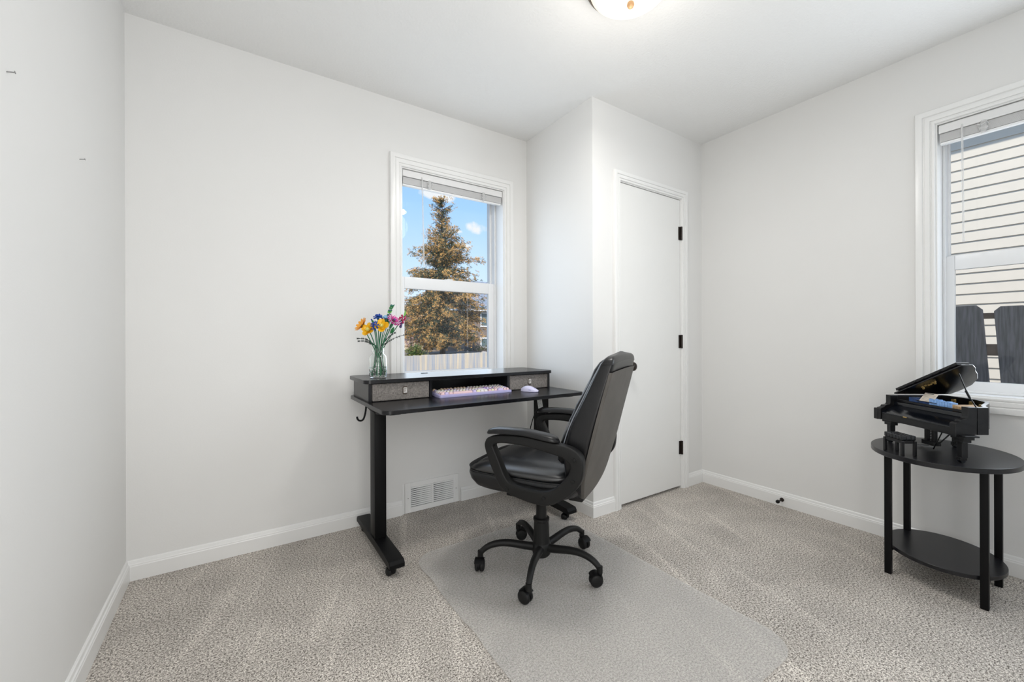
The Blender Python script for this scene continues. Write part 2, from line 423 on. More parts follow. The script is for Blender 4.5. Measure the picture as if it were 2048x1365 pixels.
# baseboards: moulded profile (height, thickness)
BP = [(0, 0), (.0135, 0), (.0135, .060), (.0115, .064), (.0115, .068), (.008, .072), (.006, .082), (.003, .086), (0, .086)]
def baseboard(name, p0, p1, inward, m0=0, m1=0, label=None):
    """m0/m1: mitre shift per unit thickness at each end"""
    p0, p1, inn = Vector(p0), Vector(p1), Vector(inward)
    d = (p1-p0).normalized(); mb = MB(); G = []
    for P, mm in ((p0, m0), (p1, m1)):
        G.append([mb.bm.verts.new(P + inn*t + d*t*mm + Vector((0, 0, z))) for t, z in BP])
    n = len(BP)
    for i in range(n): mb.bm.faces.new((G[0][i], G[0][(i+1) % n], G[1][(i+1) % n], G[1][i]))
    mb.bm.faces.new(G[0][::-1]); mb.bm.faces.new(G[1])
    return struct(mb.build(name, M['trim'], angle=25), label)
baseboard('baseboard_left', (0, YB, 0), (0, 0, 0), (1, 0, 0), 0, -1)
baseboard('baseboard_back', (0, 0, 0), (1.205, 0, 0), (0, -1, 0), 1, 0)
baseboard('baseboard_back_right', (1.587, 0, 0), (XC, 0, 0), (0, -1, 0), 0, -1)
baseboard('baseboard_closet_side', (XC, 0, 0), (XC, -D, 0), (-1, 0, 0), 1, 1)
baseboard('baseboard_closet_front', (XC, -D, 0), (2.292, -D, 0), (0, -1, 0), -1, 0)
baseboard('baseboard_corner', (3.012, -D, 0), (XR, -D, 0), (0, -1, 0), 0, -1)
baseboard('baseboard_right', (XR, -D, 0), (XR, YB, 0), (-1, 0, 0), 1, 0)

# moulded casing profile across its width u (0 = opening side) -> thickness
CP = [(0, 0), (0, .010), (.003, .0125), (.010, .0125), (.012, .0090), (.016, .0090), (.018, .0150), (.035, .0160), (.037, .0125), (.041, .0125), (.044, .0185), (.060, .0205), (.067, .0195), (.070, .0145), (.070, 0)]
def casing(mb, pts, outn, scale=1.0):
    """pts: list of (corner, outward mitre vector) along the opening; outn: normal into the room"""
    outn = Vector(outn); rings = []
    for P, mv in pts:
        rings.append([mb.bm.verts.new(Vector(P) + Vector(mv)*(u*scale) + outn*t) for u, t in CP])
    n = len(CP)
    for A, B in zip(rings[:-1], rings[1:]):
        for i in range(n): mb.bm.faces.new((A[i], A[(i+1) % n], B[(i+1) % n], B[i]))
    mb.bm.faces.new(rings[0][::-1]); mb.bm.faces.new(rings[-1])

# door
door = empty('door_1', (DX0, -D, 0)); struct(door, 'narrow flat white closet door with black hinges')
L0 = lambda o: T(-DX0, D, 0)
MB().rbox(DX0+.002, DX1-.002, -D+.004, -D+.038, .016, DZ-.003, .0015, 1, None).xf(L0(0)).build('door_panel', M['door'], door)
b = MB().box(DX0-.018, DX0, -D, -D+.11, 0, DZ+.018).box(DX1, DX1+.018, -D, -D+.11, 0, DZ+.018).box(DX0, DX1, -D, -D+.11, DZ, DZ+.018)
b.box(DX0, DX0+.012, -D+.042, -D+.075, 0, DZ).box(DX1-.012, DX1, -D+.042, -D+.075, 0, DZ).box(DX0, DX1, -D+.042, -D+.075, DZ-.012, DZ)
b.xf(L0(0)).build('door_jamb', M['trim'], door)
b = MB(); e = .004
casing(b, [((DX0-e, -D, 0), (-1, 0, 0)), ((DX0-e, -D, DZ+e), (-1, 0, 1)), ((DX1+e, -D, DZ+e), (1, 0, 1)), ((DX1+e, -D, 0), (1, 0, 0))], (0, -1, 0), .80)
b.xf(L0(0)).build('door_casing', M['trim'], door, angle=20)
kb = MB()
kb.lathe([(0, 0), (.031, 0), (.031, .004), (.027, .008), (.012, .010), (.0105, .030), (.014, .036), (.024, .042), (.0275, .052), (.025, .062), (.016, .068), (0, .070)], 28,
         T(DX0+.060, -D+.004, .865) @ R(90, 'X'))
kb.xf(L0(0)).build('door_knob', M['hinge'], door, angle=50)
for zc in (1.761, 1.0145, .2815):
    hb = MB()
    hb.rbox(DX1-.020, DX1+.001, -D-.0015, -D+.0042, zc-.045, zc+.045, .0008, 1)
    hb.cyl((DX1+.001, -D-.006, zc-.046), (DX1+.001, -D-.006, zc+.046), .0075, n=14)
    for k in range(3): hb.cyl((DX1-.011, -D-.002, zc-.03+.03*k), (DX1-.011, -D-.0005, zc-.03+.03*k), .003, n=8)
    hb.xf(L0(0)).build('hinge', M['hinge'], door)
# inside of closet, dark behind the gap under the door
# ------------------------------------------------------------------ windows
def window(name, W, f, label, rail_z=(1.352, 1.432), st=(.042, .014)):
    """local: u along the opening, w outward depth, z up; f: Matrix local->world"""
    root = empty(name, (0, 0, 0)); struct(root, label)
    u0, u1, z0, z1 = W
    J = MB()        # jamb liner
    t = .006
    J.box(u0-.0, u0+t, -.001, WT+.03, z0, z1).box(u1-t, u1, -.001, WT+.03, z0, z1).box(u0+t, u1-t, -.001, WT+.03, z1-t, z1).box(u0+t, u1-t, -.001, WT+.03, z0, z0+t)
    J.xf(f).build('window_jamb', M['trim'], root)
    F = MB(); a0, a1, c0, c1 = u0+t, u1-t, z0+t, z1-t; w0 = .095; fw_ = .010
    for (p, q, r_, s_) in ((a0, a0+fw_, c0, c1), (a1-fw_, a1, c0, c1), (a0+fw_, a1-fw_, c1-fw_, c1), (a0+fw_, a1-fw_, c0, c0+fw_)):
        F.rbox(p, q, w0, WT+.02, r_, s_, .002, 1)
    F.xf(f).build('window_frame', M['vinyl'], root)
    sw = .036
    def sash(nm, zz0, zz1, y0, y1, s, top, bot):
        S = MB(); A0, A1 = a0+fw_-.002, a1-fw_+.002
        S.rbox(A0, A0+s, y0, y1, zz0, zz1, .003, 2).rbox(A1-s, A1, y0, y1, zz0, zz1, .003, 2)
        S.rbox(A0+s, A1-s, y0, y1, zz1-top, zz1, .003, 2).rbox(A0+s, A1-s, y0, y1, zz0, zz0+bot, .003, 2)
        o = S.xf(f).build(nm, M['vinyl'], root)
        g = MB().box(A0+s-.004, A1-s+.004, (y0+y1)/2-.002, (y0+y1)/2+.002, zz0+bot-.004, zz1-top+.004)
        g.xf(f).build('pane', M['glass'], o)
        return o
    zr = sum(rail_z)/2
    lo = sash('sash', c0+fw_-.002, rail_z[1]-.006, .110, .138, st[0], rail_z[1]-.006-rail_z[0], .046)
    up = sash('sash', zr-.02, c1-fw_+.002, .140, .163, st[1], .026, rail_z[1]-(zr-.02))
    lk = MB(); uc = (u0+u1)/2
    lk.rbox(uc-.03, uc+.03, .112, .134, rail_z[1]-.007, rail_z[1]-.001, .002, 1)
    lk.cyl((uc, .122, rail_z[1]-.001), (uc, .122, rail_z[1]+.004), .009, n=16).rbox(uc-.004, uc+.03, .118, .126, rail_z[1]+.001, rail_z[1]+.005, .001, 1)
    lk.xf(f).build('sash_lock', M['vinyl'], root)
    C = MB(); e = .0
    casing(C, [((u0-e, 0, z0), (-1, 0, -1)), ((u0-e, 0, z1), (-1, 0, 1)), ((u1+e, 0, z1), (1, 0, 1)), ((u1+e, 0, z0), (1, 0, -1)), ((u0-e, 0, z0), (-1, 0, -1))], (0, -1, 0))
    C.xf(f).build('window_casing', M['trim'], root, angle=20)
    return root
F1 = Matrix.Identity(4)
w1o = window('window_1', W1, F1, 'white double hung window behind the desk', (1.352, 1.430))
# wall x=XR: local u = -y (so u grows toward the viewer side), w = +x
F2 = basis((XR, 0, 0), (0, -1, 0), (1, 0, 0), (0, 0, 1))
w2o = window('window_2', (1.862, 2.755, W2[2], W2[3]), F2, 'white double hung window beside the small piano', (1.365, 1.440), (.030, .010))

def blind(f, u0, u1, ztop, label, wand_u, wand_len, wl, ladders, handle):
    root = empty('window_blind', f @ Vector(((u0+u1)/2, .03, ztop))); tag(root, label, 'blind')
    inv = T(*(-root.location)); 
    hr = MB().rbox(u0, u1, .006, .040, ztop-.040, ztop-.002, .003, 2)
    hr.rbox(u0, u1, .001, .006, ztop-.044, ztop-.006, .002, 1)
    hr.xf(inv @ f).build('headrail', M['slat'], root)
    z = ztop-.046
    for k in range(15):
        s = MB()
        zz = z - k*.0026; y0, y1 = .010, .036; nseg = 6; G = []
        for i in range(nseg+1):
            tt = i/nseg; yy = y0+(y1-y0)*tt; cz = .0022*math.sin(PI*tt)
            G.append([Vector((u0+.004, yy, zz+cz)), Vector((u1-.004, yy, zz+cz))])
        G2 = [[p-Vector((0, 0, .0017)) for p in r_] for r_ in G][::-1]
        s.quadgrid(G+G2+[G[0]])
        bmesh.ops.remove_doubles(s.bm, verts=s.bm.verts[:], dist=1e-6)
        s.xf(inv @ f).build('slat', M['slat'], root, angle=60)
    zb = z - 15*.0026
    MB().rbox(u0+.004, u1-.004, .012, .034, zb-.011, zb, .003, 2).xf(inv @ f).build('bottom_rail', M['vinyl'], root)
    wd = MB(); wp = [(wand_u, .002, ztop-.030), (wand_u+.0, -.003, ztop-.05), (wand_u+wl, -.003, ztop-wand_len)]
    wd.tube(wp, .0042, 6); wd.tube([wp[-1], (wp[-1][0], -.003, wp[-1][2]-.012)], .0052, 6)
    wd.xf(inv @ f).build('tilt_wand', M['clear'], root)
    for u in ladders:
        c = MB().rbox(u-.009, u+.009, -.003, .008, zb-.008, ztop-.038, .003, 1).rbox(u-.014, u+.014, -.004, .004, zb+.004, zb+.016, .002, 1)
        c.tube([(u-.02, -.001, ztop-.05), (u-.006, -.006, ztop-.062), (u+.01, -.006, ztop-.05), (u+.02, -.001, ztop-.066)], .002, 5)
        c.xf(inv @ f).build('cord_clip', M['clear'], root)
    if handle:
        MB().rbox(handle-.035, handle+.035, .006, .014, zb-.018, zb-.008, .003, 2).xf(inv @ f).build('rail_handle', M['vinyl'], root)
    return root
blind(F1, W1[0]+.010, W1[1]-.010, W1[3]-.0065, 'raised white slat blind at top of the window behind the desk', 1.336, .56, .010, (1.385, 1.765), 1.575)
blind(F2, 1.862+.010, 2.755-.013, W2[3]-.0065, 'raised white slat blind at top of the window beside the piano', 1.950, .565, .004, (2.016, 2.56), None)

# ------------------------------------------------------------------ air return grille
g = empty('air_grille', (1.396, 0, 0)); tag(g, 'white metal air return grille low on the wall under the desk', 'vent')
gx0, gx1, gz1, t = 1.222-1.396, 1.571-1.396, .181, .009
fr = MB(); o1, i1 = .034, .030
bars = [(gx0, gx0+.036, 0.002, gz1), (gx1-.036, gx1, 0.002, gz1), (gx0+.036, gx1-.036, .002, .034), (gx0+.036, gx1-.036, gz1-.030, gz1), (-.006, .006, .034, gz1-.030)]
for x0, x1, z0, z1 in bars: fr.rbox(x0, x1, -t, -.001, z0, z1, .002, 1)
fr.rbox(gx0-.016, gx0-.001, -.006, -.001, .0, gz1-.004, .002, 1)
fr.build('grille_frame', M['trim'], g)
MB().box(gx0+.03, gx1-.03, -.0018, -.0008, .03, gz1-.025).build('duct_shade_sheet', M['cavity_shade'], g)  # thin dark sheet, its colour standing in for shade inside the duct
for (x0, x1) in ((gx0+.036, -.006), (.006, gx1-.036)):
    for k in range(10):
        zc = .042 + k*(.105/9)
        lv = MB(); G = []
        for i in range(5):
            a = i/4; G.append([Vector((x0, -.0025-.0065*a, zc+.0018-.0044*a*a)), Vector((x1, -.0025-.0065*a, zc+.0045-.008*a*a))])
        lv.quadgrid(G)
        G = [[p-Vector((0, 0, .001)) for p in r_] for r_ in G]; lv.quadgrid(G)
        lv.build('louver', M['trim'], g, recalc=False)
for x in (gx0+.018, gx1-.018):
    MB().cyl((x, -t-.001, .09), (x, -t+.001, .09), .0028, n=10).build('screw', M['screw'], g)

# door stop on right baseboard
ds = empty('door_stop', (XR-.0135, -1.189, .04)); tag(ds, 'small black rod door stop on right baseboard', 'door stop')
MB().lathe([(0, 0), (.012, 0), (.012, .003), (.0045, .006), (.0045, .050), (0, .050)], 14, R(-90, 'Y')).build('rod', M['hinge'], ds)
MB().lathe([(0, .046), (.008, .046), (.0105, .050), (.0105, .060), (.008, .064), (0, .065)], 14, R(-90, 'Y')).build('bumper', M['rubber'], ds)
# nails on the left wall
for y, z, l in ((-1.087, 1.596, 'tiny metal nail in left wall near the picture edge'), (-.61, 1.587, 'tiny metal nail in left wall nearer the corner')):
    n_ = MB().cyl((-.002, y, z), (.012, y, z+.003), .0012, n=6).cyl((.0115, y, z+.003), (.0125, y, z+.0032), .003, n=8).build('nail', M['screw'])
    tag(n_, l, 'nail')

# ------------------------------------------------------------------ ceiling light
cl = empty('ceiling_light', (1.668, -1.318, H)); tag(cl, 'flush frosted glass ceiling light with bronze rim, lit', 'ceiling light')
MB().lathe([(0, -.0005), (.165, -.0005), (.172, -.006), (.174, -.022), (.168, -.034), (.158, -.040), (.150, -.036), (.150, -.010), (0, -.010)], 56).build('metal_pan', M['bronze'], cl)
prof = [(.157, -.034)]
for i in range(1, 13):
    a = i/12*PI/2; prof.append((.157*math.cos(a), -.034-.074*math.sin(a)))
prof[-1] = (0, -.108)
MB().lathe(prof, 56).build('glass_bowl', M['bowl'], cl, angle=60)
MB().lathe([(0, -.104), (.007, -.106), (.013, -.112), (.014, -.119), (.010, -.127), (.004, -.131), (0, -.132)], 24).build('finial', M['finial'], cl, angle=60)

# ------------------------------------------------------------------ chair mat
def matmesh():
    mb = MB(); P = rrect(-.44, .44, -.635, .635, .11, 8); n = len(P)
    nr = 5
    top = []; cen = Vector((0, 0, 0))
    def h(x, y):
        v = noise.noise(Vector((x*4+3, y*4, 0)))*.004
        edge = max(abs(x)/.44, abs(y)/.635)
        if x < -.34: v += .011*max(0, math.sin(y*17+1.2))*((-x-.34)/.10)
        return .005 + max(0, v) + .001*edge
    # dense grid clipped by rounded outline
    N1, N2 = 44, 64; V = {}
    def clampp(x, y):
        r = .11; cx = max(-.44+r, min(.44-r, x)); cy = max(-.635+r, min(.635-r, y))
        d = Vector((x-cx, y-cy)); 
        if d.length > r: d = d.normalized()*r
        return cx+d.x, cy+d.y
    for k, off in ((0, 0), (1, -.0035)):
        for i in range(N1+1):
            for j in range(N2+1):
                x, y = clampp(-.44+.88*i/N1, -.635+1.27*j/N2)
                V[k, i, j] = mb.bm.verts.new((x, y, h(x, y)+off))
        for i in range(N1):
            for j in range(N2):
                q = (V[k, i, j], V[k, i+1, j], V[k, i+1, j+1], V[k, i, j+1])
                mb.bm.faces.new(q if k == 0 else q[::-1])
    ring = [(i, 0) for i in range(N1)] + [(N1, j) for j in range(N2)] + [(i, N2) for i in range(N1, 0, -1)] + [(0, j) for j in range(N2, 0, -1)]
    for a, c in zip(ring, ring[1:]+ring[:1]): mb.bm.faces.new((V[1, a[0], a[1]], V[1, c[0], c[1]], V[0, c[0], c[1]], V[0, a[0], a[1]]))
    return mb
cm = matmesh().build('chair_mat', M['chairmat'], loc=(1.525, -1.137, 0), recalc=True)
tag(cm, 'clear plastic floor mat under the office chair', 'chair mat')

# ------------------------------------------------------------------ casters (shared shapes)
def caster_parts(parent, loc, ang, r=.0265, sc=1.0):
    c = MB()
    A = T(*loc) @ R(ang, 'Z') @ Matrix.Scale(sc, 4)
    # twin wheels: axis local y, wheel centre offset behind the stem
    for s in (-1, 1):
        prof = [(0, .002), (.010, .002), (r-.004, .003), (r-.0008, .006), (r, .010), (r-.001, .015), (r-.005, .019), (r-.012, .021), (0, .0215)]
        M4 = A @ T(-.016, 0, r) @ R(90 if s < 0 else -90, 'X')
        c.lathe(prof, 26, M4)
    w = c.build('caster', M['plas'], parent, angle=40)
    k = MB()
    # hood over the wheels, fork and stem
    hood = []
    for i in range(13):
        a = math.radians(200 - i*17); hood.append((-.016 + (r+.002)*math.cos(a), r + (r+.002)*math.sin(a)))
    inner = []
    for i in range(12, -1, -1):
        a = math.radians(200 - i*17); inner.append((-.016 + (r-.004)*math.cos(a), r + (r-.004)*math.sin(a)))
    pts = hood+inner
    k.prism(pts, -.0045, .0045, A @ R(90, 'X'))
    hood2 = []
    for i in range(7):
        a = math.radians(150 - i*19); hood2.append([A @ Vector((-.016+(r+.003)*math.cos(a), y, r+(r+.003)*math.sin(a))) for y in (-.021, 0, .021)])
    k.quadgrid(hood2)
    k.lathe([(0, r), (.010, r), (.010, 2*r-.002), (.0085, 2*r+.006), (.0085, 2*r+.012), (0, 2*r+.012)], 16, A)
    k.build('caster_fork', M['steel'], w)
    return w

# ------------------------------------------------------------------ desk
dk = empty('standing_desk', (1.475, -.36, 0)); tag(dk, 'black standing desk on wheels with raised shelf, under the window', 'desk')
DI = T(-1.475, .36, 0)
def P_(mb, nm, m, par=dk, **k): return mb.xf(DI).build(nm, m, par, **k)
TX0, TX1, TY0, TY1, TZ = .903, 2.035, -.675, -.045, .735
P_(MB().prism(rrect(TX0, TX1, TY0, TY1, .035, 7), TZ-.018, TZ, bevel=.0015, seg=1), 'desktop', M['desktop'])
for xc in (.972, 1.975):
    P_(MB().rbox(xc-.028, xc+.028, -.385, -.305, .055, TZ-.05, .003, 2), 'leg_column', M['steel'])
    ft = MB()
    ft.prism([(-.632, .045), (-.632, .062), (-.622, .075), (-.56, .079), (-.10, .079), (-.058, .075), (-.048, .062), (-.048, .045)], -.034, .034,
             T(xc, 0, 0) @ basis((0, 0, 0), (0, 1, 0), (0, 0, 1), (1, 0, 0)), bevel=.002, seg=1)
    P_(ft, 'foot', M['steel'])
    bk = MB().prism([(-.615, TZ-.0185), (-.615, TZ-.030), (-.39, TZ-.058), (-.30, TZ-.058), (-.09, TZ-.030), (-.09, TZ-.0185)], -.024, .024,
             T(xc, 0, 0) @ basis((0, 0, 0), (0, 1, 0), (0, 0, 1), (1, 0, 0)), bevel=.002, seg=1)
    P_(bk, 'support_bracket', M['steel'])
P_(MB().rbox(.99, 1.96, -.375, -.325, TZ-.058, TZ-.0185, .003, 1), 'crossbeam', M['steel'])
for x, y, a in ((.963, -.600, -70), (1.966, -.600, -60), (.976, -.078, 80), (1.972, -.078, 95)):
    w = caster_parts(dk, (x-1.475, y+.36, 0), a, .0185, 1.0)
P_(MB().tube(catmull([(.912, -.36, TZ-.019), (.908, -.36, TZ-.050), (.900, -.36, TZ-.078), (.890, -.36, TZ-.086), (.878, -.36, TZ-.084), (.871, -.36, TZ-.074), (.870, -.36, TZ-.066)], 5, False), .0045, 10), 'headphone_hook', M['steel'])
# raised shelf with its compartments
SZ = .842; SY0, SY1 = -.408, -.075
P_(MB().prism(rrect(.893, 2.022, SY0, SY1, .03, 7), SZ-.018, SZ, bevel=.0015, seg=1), 'shelf_top', M['desktop'])
for x0, x1 in ((.916, .931), (1.222, 1.236), (1.700, 1.714), (1.996, 2.011)):
    P_(MB().box(x0, x1, -.385, -.09, TZ+.0005, SZ-.0185), 'divider', M['lam'])
P_(MB().box(.931, 1.996, -.105, -.09, TZ+.0005, SZ-.0185), 'rear_panel', M['lam'])
P_(MB().lathe([(0, 0), (.008, 0), (.008, .002), (.005, .003), (.004, .001), (0, .001)], 16, T(1.400, -.105, .80) @ R(90, 'X')), 'fastener', M['screw'])
P_(MB().prism(rrect(1.262, 1.302, -.172, -.158, .006, 4), SZ, SZ+.0025, bevel=.001, seg=1), 'cable_grommet', M['plas'])
def hmark(cx, cz, y):
    mb = MB()
    s = .0011
    for x0, x1, z0, z1 in ((-.0062, -.0038, -.009, .009), (-.0062, .0062, .0066, .009), (-.001, .001, -.0075, .0045), (.003, .0055, -.001, .001), (.003, .0055, .003, .0045), (.003, .0055, -.006, -.0045)):
        mb.box(cx+x0, cx+x1, y-.0006, y, cz+z0, cz+z1)
    return mb
for x0, x1, nm in ((.934, 1.2195, 0), (1.7165, 1.9935, 1)):
    dr = P_(MB().rbox(x0, x1, -.388, -.14, TZ+.002, SZ-.021, .005, 3), 'drawer', M['fabric'])
    xc = (x0+x1)/2 + (.015 if nm == 0 else 0.0)
    zc = .783
    P_(MB().rbox(xc-.011, xc+.011, -.392, -.387, zc-.020, zc+.018, .002, 1), 'pull_loop', M['brown'], dr)
    tg = P_(MB().rbox(xc-.0085, xc+.0095, -.3945, -.391, zc-.014, zc+.013, .0015, 1), 'pull_tab', M['tag'], dr)
    P_(hmark(xc, zc, -.3945), 'tab_mark', M['brown'], dr)
# adapter cord with its label
P_(MB().tube(catmull([(1.955, -.372, TZ-.055), (1.935, -.385, TZ-.062), (1.914, -.39, .62), (1.890, -.385, .57), (1.868, -.38, .50), (1.858, -.375, .42), (1.87, -.34, .32), (1.90, -.28, .20), (1.93, -.2, .09), (1.94, -.12, .008), (1.945, -.03, .006)], 6, False), .0028, 8), 'power_cord', M['rubber'])
lab = P_(MB().xf(Matrix.Identity(4)).rbox(-.020, .020, -.0006, .0006, -.062, 0, .0004, 1).xf(T(1.925, -.392, TZ-.058) @ R(-10, 'Y') @ R(8, 'Z')), 'cord_label', M['label'])
ik = MB()
random.seed(3)
for r_ in range(6):
    for c_ in range(4):
        if random.random() < .75:
            x = -.014+.0085*c_; z = -.010-.0085*r_; w_ = random.choice((.0018, .003, .0045))
            ik.box(x-w_*.5, x+w_*.5, -.0011, -.0006, z-.0011, z+.0011)
ik.xf(T(1.925, -.392, TZ-.058) @ R(-10, 'Y') @ R(8, 'Z')); P_(ik, 'label_print', M['ink'], lab)

# ------------------------------------------------------------------ keyboard
kbd = empty('keyboard', (1.475, -.372, TZ)); tag(kbd, 'lilac keyboard with pastel keycaps on the desk', 'keyboard')
tilt = R(5, 'X')
MB().prism(rrect(-.220, .220, -.070, .070, .010, 5), .0, .017, tilt, bevel=.003, seg=2).build('case', M['lilac'], kbd)
MB().prism(rrect(-.213, .213, -.063, .063, .004, 3), .0172, .0182, tilt).build('key_plate', M['k_lilac'], kbd)
U = .0190
rows = [
 [(1, 0), (1, 1.3), (1, 0), (1, 0), (1, 0), (1, .4), (1, 0), (1, 0), (1, 0), (1, .4), (1, 0), (1, 0), (1, 0), (1, .3), (1, 0), (1, 0), (1, .3), (1, 0), (1, 0), (1, 0)],
 [(1, 0)]*13+[(2, 0), (1, .25), (1, 0), (1, 0), (1, .25), (1, 0), (1, 0), (1, 0)],
 [(1.5, 0)]+[(1, 0)]*12+[(1.5, 0), (1, .25), (1, 0), (1, 0), (1, .25), (1, 0), (1, 0), (1, 0)],
 [(1.75, 0)]+[(1, 0)]*11+[(2.25, 0), (1, 3.5), (1, 0), (1, 0), (1, 0)],
 [(2.25, 0)]+[(1, 0)]*10+[(2.75, 0), (1, 1.25), (1, 1.25), (1, 0), (1, 0), (1, 0)],
 [(1.25, 0)]*3+[(6.25, 0), (1.25, 0), (1.25, 0), (1.25, 0), (1.25, 0), (1, .25), (1, 0), (1, 0), (2, .25), (1, 0), (1, 0)],
]
keyme = {}
def keymesh(w):
    if w in keyme: return keyme[w]
    t = MB(); hw = w*U/2-.0009; hd = U/2-.0012
    G = []
    for z, k in ((0, 0), (.003, .0003), (.0085, .0026), (.0100, .0034), (.0104, .0050)):
        G.append([Vector((x, y, z)) for x, y in rrect(-hw+k, hw-k, -hd+k, hd-k, .0022, 3)])
    V = t.quadgrid(G, closeu=True); t.bm.faces.new(V[-1])
    bmesh.ops.recalc_face_normals(t.bm, faces=t.bm.faces[:])
    for f_ in t.bm.faces: f_.smooth = True
    keyme[w] = t.bm; return t.bm
random.seed(11)
total_w = 22.6
sc_u = .418/(total_w*U)
kcount = 0; kd = {}
allk = []
for ri, row in enumerate(rows):
    x = 0; items = []
    for w, gap in row: x += gap; items.append((x, w)); x += w
    k = 22.6/x if ri else 22.6/x
    for (xx, w) in items: allk.append((ri, (xx+w/2)*k, w*k))
# at most 100 keys stay parts; the rest (the last ones of the hidden back row) form one stuff part
allk.sort(key=lambda q: -q[0])
def keycol(ri, u):
    r_ = random.random()
    if ri == 0: return 'k_peach' if u < 15.5 else ('k_yellow' if u > 17 and u < 18.2 else random.choice(('k_white', 'k_cream', 'k_pink')))
    if ri == 5 and 4 < u < 10: return 'k_pink'
    if 14.5 < u < 17 and ri in (2, 3, 4): return random.choice(('k_purple', 'k_lilac'))
    return random.choice(('k_white', 'k_white', 'k_white', 'k_lilac', 'k_pink', 'k_cream', 'k_lilac'))
rest = MB()
for idx, (ri, u, w) in enumerate(allk):
    bm0 = keymesh(round(w, 3))
    px = -.209 + u*U*sc_u; py = .052 - ri*.0196 - (.001 if ri else -.002)
    c = keycol(ri, u)
    loc = tilt @ Vector((px, py, .0185))
    if idx < 99:
        key = (round(w, 3), c)
        if key not in kd:
            me = bpy.data.meshes.new('keycap'); bm0.to_mesh(me); me.materials.append(M[c])
            me.transform(Matrix.Diagonal((sc_u, 1, 1, 1))); kd[key] = me
        o = bpy.data.objects.new('keycap', kd[key]); COL.objects.link(o); o.parent = kbd; o.location = loc; o.rotation_euler = (math.radians(5), 0, 0)
    else:
        me = bpy.data.meshes.new('t'); bm0.to_mesh(me); me.transform(T(*loc) @ tilt @ Matrix.Diagonal((sc_u, 1, 1, 1)))
        rest.bm.from_mesh(me); bpy.data.meshes.remove(me)
ro = rest.build('far_keycaps', M['k_white'], kbd); ro['kind'] = 'stuff'
for m_ in keyme.values(): m_.free()

# ------------------------------------------------------------------ mouse
ms = empty('computer_mouse', (1.785, -.490, TZ), math.radians(-58)); tag(ms, 'pale lilac computer mouse on the desk right of keyboard', 'mouse')
def mousemesh(k0, k1, zoff=0, grow=0):
    mb = MB(); G = []
    nu, nv = 22, 12
    for i in range(nu+1):
        t = i/nu; x = -.052+.104*t
        w = (.030*(math.sin(PI*min(1, max(0, t*.92+.04)))**.45)) * (1-.22*t)
        h = .036*(math.sin(PI*(t*.86+.10))**.8)*(1-.42*t)+.002
        row = []
        for j in range(nv+1):
            a = k0+(k1-k0)*j/nv
            row.append(Vector((x, math.cos(a)*(w+grow), .002+zoff+math.sin(a)**.75*h if math.sin(a) > 0 else .002+zoff)))
        G.append(row)
    V = mb.quadgrid(G)
    return mb
body = mousemesh(0, PI)
body.build('mouse_shell', M['lilac3'], ms, angle=80)
MB().prism([(x, y) for x, y in rrect(-.046, .043, -.021, .021, .018, 6)], .0002, .004).build('mouse_base', M['lilac2'], ms)
MB().cyl((.026, -.003, .0165), (.026, .003, .0165), .007, n=16).build('scroll_wheel', M['lilac2'], ms)
MB().rbox(-.012, .014, -.0258, -.0240, .011, .014, .0006, 1).build('side_button', M['lilac2'], ms)

# ------------------------------------------------------------------ glass jar with flowers
VX, VY = .985, -.300
jr = empty('glass_jar', (VX, VY, SZ)); tag(jr, 'clear glass jar holding the toy flowers, at left end of desk shelf', 'vase')
outer = [(0, .0005), (.034, .0005), (.040, .004), (.0425, .012), (.0425, .095), (.040, .108), (.031, .119), (.0275, .124), (.0275, .130), (.0300, .132), (.0300, .136), (.0275, .139), (.0285, .148), (.0270, .150)]
inner = [(r_-.0028, z) for r_, z in outer[3:]]; inner[0] = (.0395, .014)
prof = outer + inner[::-1] + [(.036, .0075), (0, .0065)]
MB().lathe(prof, 40).build('jar_body', M['jar'], jr, angle=50)
rb = MB()
for k in range(3): rb.lathe([(.0428, .050+k*.0), (.0436, .052), (.0428, .054)], 40) if k == 0 else None
rb.lathe([(.0428, .030), (.0438, .033), (.0428, .036)], 40)
rb.build('moulded_band', M['jar'], jr)

# screen-facing directions at the jar, used only to lay out the bouquet naturally toward the room
def stem_path(base, head, bow=.25, n=7):
    b0, h0 = Vector(base), Vector(head); out = []
    for i in range(n):
        t = i/(n-1); p = b0.lerp(h0, t)
        neck = Vector((0, 0, 0))
        out.append(p)
    return out
RT = Vector((.833, -.553, 0)); FW = Vector((.553, .833, 0))
def fl(u, w, z):
    k = 2.0 if z < .02 else (1.5 if z == .142 else 1.0)
    u, w = u*k, w*k
    return Vector((VX, VY, SZ)) + RT*u + FW*w + Vector((0, 0, z))
def through_neck(foot, neck, head, n=5):
    return [tuple(p) for p in catmull([tuple(foot), tuple(neck), tuple(head)], n, False)]
def flower_root(name, foot, label, cat='flower', group=None):
    o = empty(name, foot); tag(o, label, cat, group); return o
def add(root, mb, nm, m, **k): return mb.xf(T(*(-root.location))).build(nm, m, root, **k)
def orient(pos, nrm):
    z = Vector(nrm).normalized(); x = z.orthogonal().normalized(); y = z.cross(x)
    return basis(pos, x, y, z)
